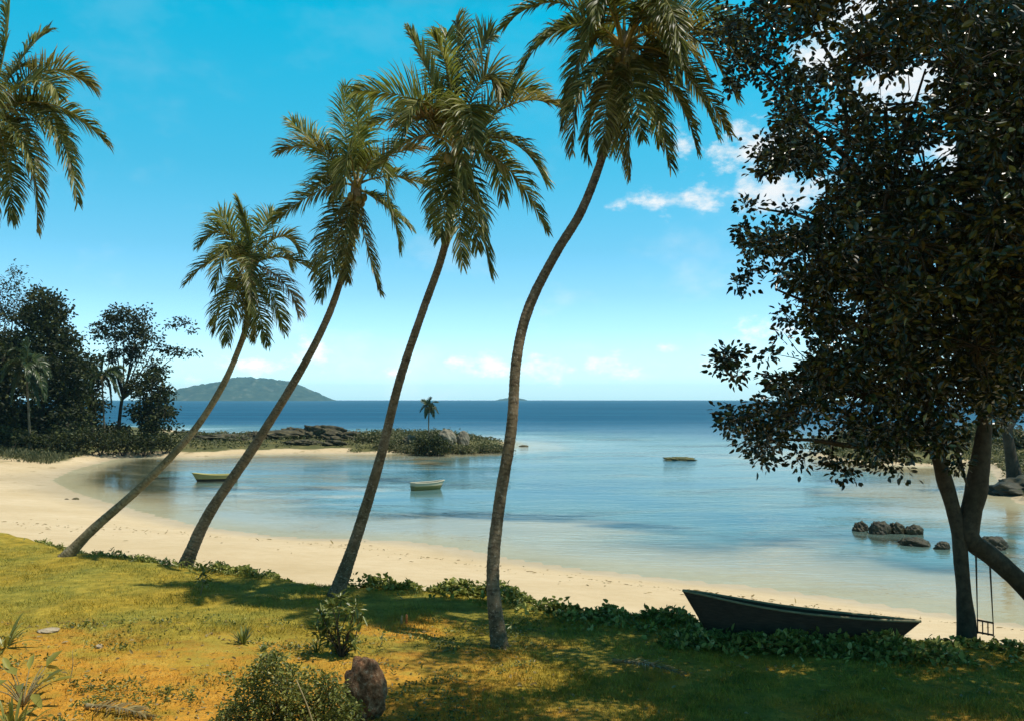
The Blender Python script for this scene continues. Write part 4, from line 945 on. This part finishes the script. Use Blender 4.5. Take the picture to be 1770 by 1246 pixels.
def broad_plant(c, n, h, L, Wd, mat, name, label, cat='plant', spread=.35):
    r = np.random.default_rng(int(abs(c[0] * 77))); c = np.asarray(c, float)
    root = thing(name, c, label, cat)
    st = MB(); P, A, N = [], [], []
    for i in range(n):
        az = 2 * math.pi * i / n * 2.4 + r.uniform(-.3, .3); o = np.array([math.cos(az), math.sin(az), 0])
        top = c + o * spread * r.uniform(.3, 1) + [0, 0, h * r.uniform(.5, 1.1)]
        V, fs = tube(catmull([c, c * .5 + top * .5 + [0, 0, h * .12], top], 6), np.linspace(.018, .008, 6), 5); st.add(V, fs)
        P.append(top); A.append(o * .8 + np.array([0, 0, r.uniform(-.3, .7)])); N.append(np.array([0, 0, 1]) + o * .3 + r.normal(size=3) * .2)
    st.build('stem', M['pale_stem'], root)
    V, f = leaves(np.array(P), norm(A), np.array(N), L * r.uniform(.7, 1.2, n), Wd * r.uniform(.7, 1.2, n), .2)
    MB().add(V, f, 0, True).build('leaves', mat, root)
    return root
broad_plant(gl(40, 1222), 16, .55, .42, .16, M['pale_leaf'], 'broad_leaf_plant', 'yellow-green broad-leaved plant in the bottom left corner', spread=.55)
blades(gl(20, 1262), 26, .55, .05, .3, M['bush_leaf'], 'strap_leaf_plant', 'dark green tuft at the very bottom left corner below the broad-leaved plant', 'plant', arch=(.5, 1.4), curl=.8)
# leafy shrub in front of the third palm
c = gl(590, 1138); s = c[1] / F
ls = thing('leafy_shrub', c, 'upright shrub with long pointed leaves in front of the third palm trunk', 'shrub')
tips = [(560, 1075), (600, 1060), (575, 1050), (590, 1038), (615, 1050), (622, 1068), (550, 1090), (585, 1085), (605, 1088), (570, 1100), (596, 1108), (580, 1122), (600, 1128), (610, 1112), (556, 1062), (568, 1085)]
mb = MB(); P, A, N = [], [], []
for i, (a, b) in enumerate(tips):
    e = at(a, b, c[1] + rng.normal() * .22); V, fs = tube(catmull([c - [0, 0, .05], c * .5 + e * .5 + rng.normal(size=3) * .05, e], 8), np.linspace(.022, .008, 8), 6); mb.add(V, fs)
    for k in range(20):
        d = rdir(1)[0] * [1, 1, .7] + [0, 0, .25]; P.append(e + rng.normal(size=3) * .05); A.append(d); N.append([0, 0, 1] + rng.normal(size=3) * .3)
mb.build('stem', M['bark'], ls)
V, f = leaves(np.array(P), norm(A), np.array(N), rng.uniform(.16, .29, len(P)), rng.uniform(.045, .075, len(P)), .25)
MB().add(V, f, 0, True).build('foliage', M['shrub_leaf'], ls)
# big small-leaved bush at the bottom
c = gl(510, 1275); s = c[1] / F
bb = thing('leafy_bush', c, 'big rounded bush of small green leaves at the bottom beside the boulder', 'bush')
bl_ = [(470, 1150, 22), (455, 1180, 32), (490, 1185, 32), (440, 1220, 38), (480, 1225, 45), (530, 1215, 38), (565, 1205, 30), (590, 1225, 30), (415, 1240, 30), (530, 1250, 45), (580, 1255, 36), (465, 1262, 50), (555, 1190, 18), (458, 1145, 12), (480, 1135, 9), (608, 1240, 18), (400, 1262, 30), (425, 1205, 20), (400, 1225, 20), (385, 1245, 22), (505, 1170, 12), (520, 1190, 18), (462, 1132, 8), (446, 1160, 12), (500, 1152, 8), (560, 1178, 9), (590, 1195, 12), (420, 1180, 10), (612, 1222, 10), (535, 1172, 8)]
cs, rs = [], []
for a, b, r in bl_:
    for dy in (-.3, .25): cs.append(at(a, b, c[1] + dy + rng.normal() * .1)); rs.append(np.array([r * s, .38, r * s * .9]))
(V, f), Pc, Cc = foliage(cs, rs, 18, 1.15, .07, .038, .075)
mb = MB().add(V, f, 0, False); twigs(Pc, Cc, .005, mb, .4, 1); mb.build('foliage', [M['bush_leaf'], M['bark']], bb)
for a, b, r in bl_[::2]:
    mb = MB(); limb([c - [0, 0, .1], c * .5 + at(a, b, c[1]) * .5 + rng.normal(size=3) * .05, at(a, b, c[1])], np.array([.02, .014, .006]), mb, 6, .1)
    mb.build('stem', M['bark'], bb)
a = at(545, 1262, c[1] - .75); b = at(512, 1174, c[1] - .6)
V, fs = tube(catmull([a, a * .5 + b * .5 + [.02, 0, 0], b], 8), np.linspace(.016, .009, 8), 6)
tag(MB().add(V, fs).build('dry_cane', M['pale_stem'], root=a), 'pale bare cane sticking up slanted in front of the big bush', 'cane')
# dead fronds lying on the bare soil
for (ax_, ay_), (bx_, by_), lab in [((150, 1228), (262, 1243), 'dry orange-brown palm frond lying on the soil at the bottom left'), ((1060, 1150), (1180, 1172), 'fallen dry frond lying in the tree shade right of the S-curved palm')]:
    a = gl(ax_, ay_); b = gl(bx_, by_); a[2] += .05; b[2] += .04; m_ = (a + b) / 2 + [0, 0, .06]
    mb = frond_mesh(a, m_, b, .34, int(ax_), .35, 0.0, n_leaf=70, wid=.03)
    for k in range(len(mb.v)):
        V = mb.v[k]; V[:, 2] = np.maximum(V[:, 2], lawn_z(V[:, 0], V[:, 1]) + .015)
    tag(mb.build('fallen_frond', [M['frond_dry'], M['pale_stem']], root=a), lab, 'palm frond')
# thin saplings
def sapling(px, py, tipx, tipy, nl, label, mat, leaf=.12, name='sapling', stemw=.018):
    c = gl(px, py); e = at(tipx, tipy, c[1]); root = thing(name, c, label, 'sapling', None)
    C = catmull([c - [0, 0, .05], c * .5 + e * .5 + [.04, 0, 0], e], 12)
    V, fs = tube(C, np.linspace(stemw, stemw * .4, 12), 6); MB().add(V, fs).build('stem', M['pale_stem'], root)
    if nl:
        i = rng.integers(6, 12, nl); d = rdir(nl) * [1, 1, .6] + [0, 0, .2]
        P = C[i] + d * rng.uniform(0, leaf * 2.2, (nl, 1)); V, f = leaves(P, d, norm(rdir(nl) * .5 + [0, 0, 1]), rng.uniform(.7, 1.3, nl) * leaf, rng.uniform(.3, .5, nl) * leaf)
        MB().add(V, f).build('leaves', mat, root)
sapling(346, 1030, 350, 985, 80, 'thin pale-stemmed sapling in the palm shadow beside the second trunk', M['shrub_leaf'], .17)
sapling(119, 1180, 125, 1124, 7, 'bare leaning seedling stem on the dry soil at the left', M['pale_leaf'], .07, stemw=.012)
sapling(880, 1096, 884, 1078, 24, 'small green seedling at the right foot of the S-curved palm trunk', M['shrub_leaf'], .1, stemw=.01)
sapling(655, 1118, 660, 1098, 26, 'low seedling on the lawn right of the leafy shrub', M['shrub_leaf'], .1, stemw=.01)
for px, py, h, mat, lab in [(694, 1074, 14, 'pale_stem', 'short pale peg in the lawn, left of the pair'), (702, 1074, 16, 'orange_peg', 'short orange peg in the lawn, right of the pair')]:
    c = gl(px, py); s = c[1] / F; V, fs = tube(np.array([c - [0, 0, .05], c + [.01, 0, h * s * .8], c + [.015, 0, h * s]]), np.array([.03, .03, .012]), 8)
    tag(MB().add(V, fs).build('garden_peg', M[mat], root=c), lab, 'peg', 'pegs in the lawn')

# ------------------------------------------------------------------ ground cover along the lawn edge (uncountable)
def cover(n, pxr, depth_fn, hgt, L, Wd, name, mat, seed):
    r = np.random.default_rng(seed)
    u = r.random(n); x = pxr[0] + (pxr[1] - pxr[0]) * u
    dd = depth_fn(x, r)
    y = edge_y(x) - dd
    z = lawn_z(x, y)
    cl = fnoise(x * 1.3 + seed, y * 1.3, 3)
    keep = cl > .36
    P = np.stack([x, y, z + r.random(n) ** 1.4 * hgt * sstep(.3, .62, cl) ], -1)[keep]; m = len(P)
    A = norm(r.normal(size=(m, 3)) * [1, 1, .6] + [0, 0, .45]); N = norm(r.normal(size=(m, 3)) * .6 + [0, 0, 1])
    return leaves(P, A, N, L * r.uniform(.6, 1.3, m), Wd * r.uniform(.7, 1.2, m))
mb = MB()
V, f = cover(19000, (-9.5, 5.2), lambda x, r: np.abs(r.normal(0, 1, len(x))) * np.interp(x, [-9, -4.5, -2.6, .5, 2, 5], [.25, .3, .8, .9, .7, .5]) - .12, .38, .15, .1, '', None, 3); mb.add(V, f, 0, False)
V, f = cover(9000, (-19, -7), lambda x, r: np.abs(r.normal(0, .38, len(x))) - .08, .30, .12, .06, '', None, 5); mb.add(V, f, 0, False)
V, f = cover(11000, (1.0, 12), lambda x, r: np.abs(r.normal(.2, 1.1, len(x))) - .1, .22, .14, .09, '', None, 6); mb.add(V, f, 0, False)
r_ = np.random.default_rng(41); nc = 330; cy = r_.uniform(16.2, 24.5, nc); cx = cy * r_.uniform(-.53, .02, nc); kk = fnoise(cx * .7, cy * .7, 3) > .44; cx, cy = cx[kk], cy[kk]
rr_ = r_.uniform(.06, .26, len(cx)); cx = np.repeat(cx, 26) + r_.normal(size=len(rr_) * 26) * np.repeat(rr_, 26); cy = np.repeat(cy, 26) + r_.normal(size=len(rr_) * 26) * np.repeat(rr_, 26); nn = len(cx)
V, f = leaves(np.stack([cx, cy, lawn_z(cx, cy) + .10 * r_.random(nn)], -1), norm(r_.normal(size=(nn, 3)) * [1, 1, .5] + [0, 0, .4]), norm(r_.normal(size=(nn, 3)) * .7 + [0, 0, 1]), .075 * r_.uniform(.5, 1.4, nn), .04 * r_.uniform(.6, 1.3, nn)); mb.add(V, f, 1, False)
r_ = np.random.default_rng(31); n_ = 7500
u_ = r_.random(n_); x_ = 3.3 + u_ * 6.2; y_ = 22.0 - u_ * 1.25 + r_.normal(0, .28, n_); hh_ = .38 * r_.random(n_) ** 1.2 * np.clip(2.6 * (fnoise(x_ * 1.5, y_ * 1.5, 3) - .22), .1, 1.1) * sstep(0, .07, u_) * sstep(1.0, .9, u_)
V, f = leaves(np.stack([x_, y_, lawn_z(x_, y_) + hh_], -1), norm(r_.normal(size=(n_, 3)) * [1, 1, .6] + [0, 0, .45]), norm(r_.normal(size=(n_, 3)) * .6 + [0, 0, 1]), .15 * r_.uniform(.6, 1.3, n_), .09 * r_.uniform(.7, 1.2, n_)); mb.add(V, f, 0, False)
tag(mb.build('ground_cover', [M['cover_leaf'], M['bush_leaf']]), 'low leafy creepers and weeds on the lawn and along its sandy edge', 'ground cover', kind='stuff')

# grass blades over the lawn (uncountable)
def grass(n, seed):
    r = np.random.default_rng(seed)
    y = 14.5 + 22 * r.random(n) ** 1.6; x = y * r.uniform(-.56, .56, n)
    d = edge_y(x) - y; k = d > .02; x, y = x[k], y[k]
    cl = fnoise(x * .9, y * .9, 4); dry = sstep(24.5, 20, y) * sstep(1.5, -2, x)
    k = r.random(len(x)) < np.clip((cl - .22) * 2.6, .12, 1) * (1 - .72 * dry); x, y, cl = x[k], y[k], cl[k]
    n = len(x); h = .035 + .07 * r.random(n) * np.clip(cl * 1.8, .3, 1.4) + .05 * (r.random(n) < .06) + .13 * (fnoise(x * 2.3 + 4, y * 2.3, 3) > .66) * r.random(n); z = lawn_z(x, y) - .01
    a = r.uniform(0, 2 * np.pi, n); w = .006 + .004 * r.random(n)
    B = np.stack([x, y, z], -1); S = np.stack([np.cos(a), np.sin(a), a * 0], -1) * w[:, None]
    T = B + np.stack([r.normal(0, .5, n) * h, r.normal(0, .5, n) * h, h], -1)
    V = np.stack([B - S, B + S, T], 1).reshape(-1, 3)
    return V, np.arange(n * 3).reshape(-1, 3)
V, f = grass(330000, 4)
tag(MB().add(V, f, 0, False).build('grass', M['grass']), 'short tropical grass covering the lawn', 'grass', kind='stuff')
# fallen leaves and bark scraps on the bare soil
r = np.random.default_rng(12); n = 1500
y = 15 + 9 * r.random(n); x = y * r.uniform(-.54, .5, n); k = (r.random(n) < np.where(x < 1, 1, .35)); x, y = x[k], y[k]; n = len(x)
P = np.stack([x, y, lawn_z(x, y) + .03], -1)
V, f = leaves(P, rdir(n) * [1, 1, .25], rdir(n) * .5 + [0, 0, 1], r.uniform(.05, .17, n), r.uniform(.02, .06, n), .25)
tag(MB().add(V, f, 0, False).build('fallen_leaves', M['frond_dry']), 'dry fallen leaves scattered over the soil and grass', 'leaf litter', kind='stuff')
r = np.random.default_rng(22); n = 420
px_ = r.uniform(-20, 1780, n); wl = np.interp(px_, [0, 330, 620, 870, 1300, 1770], [930, 925, 950, 985, 1040, 1090]); py_ = wl + r.normal(0, 9, n) * np.where(r.random(n) < .6, .35, 2.2)
G_ = np.array([ground(a, b, .45) for a, b in zip(px_, py_)]); zz_, sd2, _ = sand_z(G_[None, :, 0], G_[None, :, 1]); k = (sd2[0] > 1.5) & (G_[:, 1] > edge_y(G_[:, 0]) + .8)
G_ = G_[k]; G_[:, 2] = zz_[0][k] + .02; n = len(G_)
V, f = leaves(G_, rdir(n) * [1, 1, .2], rdir(n) * .4 + [0, 0, 1], r.uniform(.2, 1, n) ** 2 * .38, r.uniform(.02, .08, n), .2)
tag(MB().add(V, f, 0, False).build('fallen_leaves', M['frond_dry']), 'dry leaves and seaweed left along the tide line of the beach', 'leaf litter', kind='stuff')
# dry verge grass on the left shore
n = 9000; x = np.interp(r.random(n), [0, 1], [-75, -38]); y = r.uniform(112, 130, n)
zz, sdd, _ = sand_z(x[None], y[None]); k = (sdd[0] > 3) & (fnoise(x * .3, y * .3, 3) > .42); x, y, zz = x[k], y[k], zz[0][k]; n = len(x)
V, f = leaves(np.stack([x, y, zz], -1), rdir(n) * .5 + [0, 0, 1], rdir(n), r.uniform(.3, .8, n), r.uniform(.08, .16, n))
tag(MB().add(V, f, 0, False).build('verge_grass', M['headland_leaf']), 'rough yellow-green grass behind the left beach', 'grass', kind='stuff')

# ------------------------------------------------------------------ light and sky
SUN = norm(np.array([.45, -.09, 1.0]))
EL = math.asin(SUN[2]); AZ = math.atan2(SUN[0], SUN[1])
sd_ = bpy.data.lights.new('sun', 'SUN'); sd_.energy = 5.0; sd_.angle = R(.5); sd_.color = (1.0, .94, .83)
so = bpy.data.objects.new('sun', sd_); COL.objects.link(so)
so.rotation_euler = Vector(-SUN).to_track_quat('-Z', 'Y').to_euler(); so.location = (20, 5, 60)
w = bpy.data.worlds.new('World'); scene.world = w; w.use_nodes = True
t = NT.__new__(NT); t.t = w.node_tree; t.t.nodes.clear()
out = t.n('ShaderNodeOutputWorld'); bg = t.n('ShaderNodeBackground')
sky = t.n('ShaderNodeTexSky', sky_type='NISHITA', sun_disc=False, sun_elevation=EL, sun_rotation=AZ)
tc = t.n('ShaderNodeTexCoord'); dirv = tc.outputs['Generated']
sp = t.n('ShaderNodeSeparateXYZ'); t.l(dirv, sp.inputs[0])
SKY_TINT = [(0.0, (2.9, 4.3, 5.4)), (.03, (1.85, 2.75, 3.5)), (.07, (1.25, 1.95, 2.5)), (.105, (.90, 1.60, 1.95)), (.15, (.60, 1.46, 1.66)), (.225, (.31, 1.52, 1.60)), (.37, (.0, 1.86, 1.78)), (.48, (.2, .6, .62)), (1.0, (.30, .32, .33))]
tint = t.mix(1.0, t.ramp(t.math('ABSOLUTE', sp.outputs[2]), [(p_, tuple(q / 8 for q in c_)) for p_, c_ in SKY_TINT]), (8.0, 8.0, 8.0), 'MULTIPLY')
base = t.mix(1.0, sky.outputs[0], tint, 'MULTIPLY')
az = t.math('ARCTAN2', sp.outputs[0], sp.outputs[1]); el = t.math('ARCSINE', sp.outputs[2])
mpn = t.n('ShaderNodeMapping'); mpn.inputs['Scale'].default_value = (1, 1, 1.7); t.l(dirv, mpn.inputs[0])
nz = t.noise(mpn.outputs[0], 34, 8, .62); nzl = t.noise(mpn.outputs[0], 7, 5, .6)
acc = None
clouds = [(1305, 258, 72, 42, 1.15), (1340, 335, 150, 36, 1.05), (1180, 350, 110, 24, .8), (1185, 255, 40, 40, .5), (1480, 20, 80, 45, 1.2), (1420, 95, 50, 60, 1.2), (1560, 145, 120, 55, 1.2), (1640, 270, 90, 50, .9), (1320, 575, 60, 30, .8),
          (800, 632, 40, 22, .9), (848, 628, 40, 22, 1.0), (935, 640, 60, 24, .85), (1050, 632, 60, 28, .95), (545, 610, 36, 34, 1.0), (440, 634, 60, 18, .9), (1150, 602, 30, 10, .6), (905, 452, 14, 9, .55), (680, 645, 40, 14, .55), (330, 655, 60, 16, .6), (1210, 632, 30, 10, .5), (1400, 420, 60, 40, .6), (1700, 340, 60, 40, .9)]
for (cx, cy, rx, ry, amp) in clouds:
    d = np.array(ray(cx, cy)); d = d / np.linalg.norm(d)
    a0, e0 = math.atan2(d[0], d[1]), math.asin(d[2])
    u = t.math('MULTIPLY', t.math('SUBTRACT', az, a0), F / rx * .8); v = t.math('MULTIPLY', t.math('SUBTRACT', el, e0), F / ry * .8)
    q = t.math('ADD', t.math('MULTIPLY', u, u), t.math('MULTIPLY', v, v))
    fo = t.math('MULTIPLY', t.math('SUBTRACT', 1.15, t.math('SQRT', q)), amp)
    acc = fo if acc is None else t.math('MAXIMUM', acc, fo)
acc = t.math('MAXIMUM', acc, -.6)
dens = t.math('ADD', acc, t.math('MULTIPLY', t.math('SUBTRACT', nz, .52), 2.6))
cl = t.mapr(dens, .2, 1.15, 0, .95)
veil = t.math('MULTIPLY', t.mapr(nzl, .52, .75, 0, .30), t.mapr(sp.outputs[2], .02, .3, 1, .2))
ccol = t.ramp(t.math('ADD', t.math('MULTIPLY', nz, .6), .2), [(.3, (.72, .80, .86)), (.6, (.92, .93, .93))])
ccol = t.mix(1.0, ccol, t.ramp(t.math('ABSOLUTE', sp.outputs[2]), [(0, (17, 17, 17)), (.06, (12.5, 12.5, 12.5)), (.2, (10, 10, 10))]), 'MULTIPLY')
full = t.mix(t.math('MAXIMUM', cl, veil), base, ccol)
t.l(full, bg.inputs[0]); bg.inputs[1].default_value = .1
t.l(bg.outputs[0], out.inputs[0])

# air: one even box of haze round everything
HZ = 9800
V = np.array([[x, y, z] for z in (-8, 150) for y in (-HZ, HZ) for x in (-HZ, HZ)], float)
hm = bpy.data.materials.new('haze_air'); hm.use_nodes = True; nt = hm.node_tree; nt.nodes.clear()
ho = nt.nodes.new('ShaderNodeOutputMaterial'); pv = nt.nodes.new('ShaderNodeVolumePrincipled')
pv.inputs['Color'].default_value = (.38, .78, 1.0, 1); pv.inputs['Density'].default_value = 7.2e-5; pv.inputs['Anisotropy'].default_value = .0
nt.links.new(pv.outputs[0], ho.inputs['Volume'])
haze = MB().add(V, np.array([[0, 2, 3, 1], [4, 5, 7, 6], [0, 1, 5, 4], [2, 6, 7, 3], [0, 4, 6, 2], [1, 3, 7, 5]]), 0, False).build('haze', hm)
tag(haze, 'thin bluish sea haze in the air', 'haze', kind='stuff')

scene.view_settings.view_transform = 'Standard'; scene.view_settings.look = 'None'
scene.view_settings.exposure = .12; scene.view_settings.gamma = 1
scene.cycles.max_bounces = 8; scene.cycles.transparent_max_bounces = 12
scene.cycles.use_denoising = True
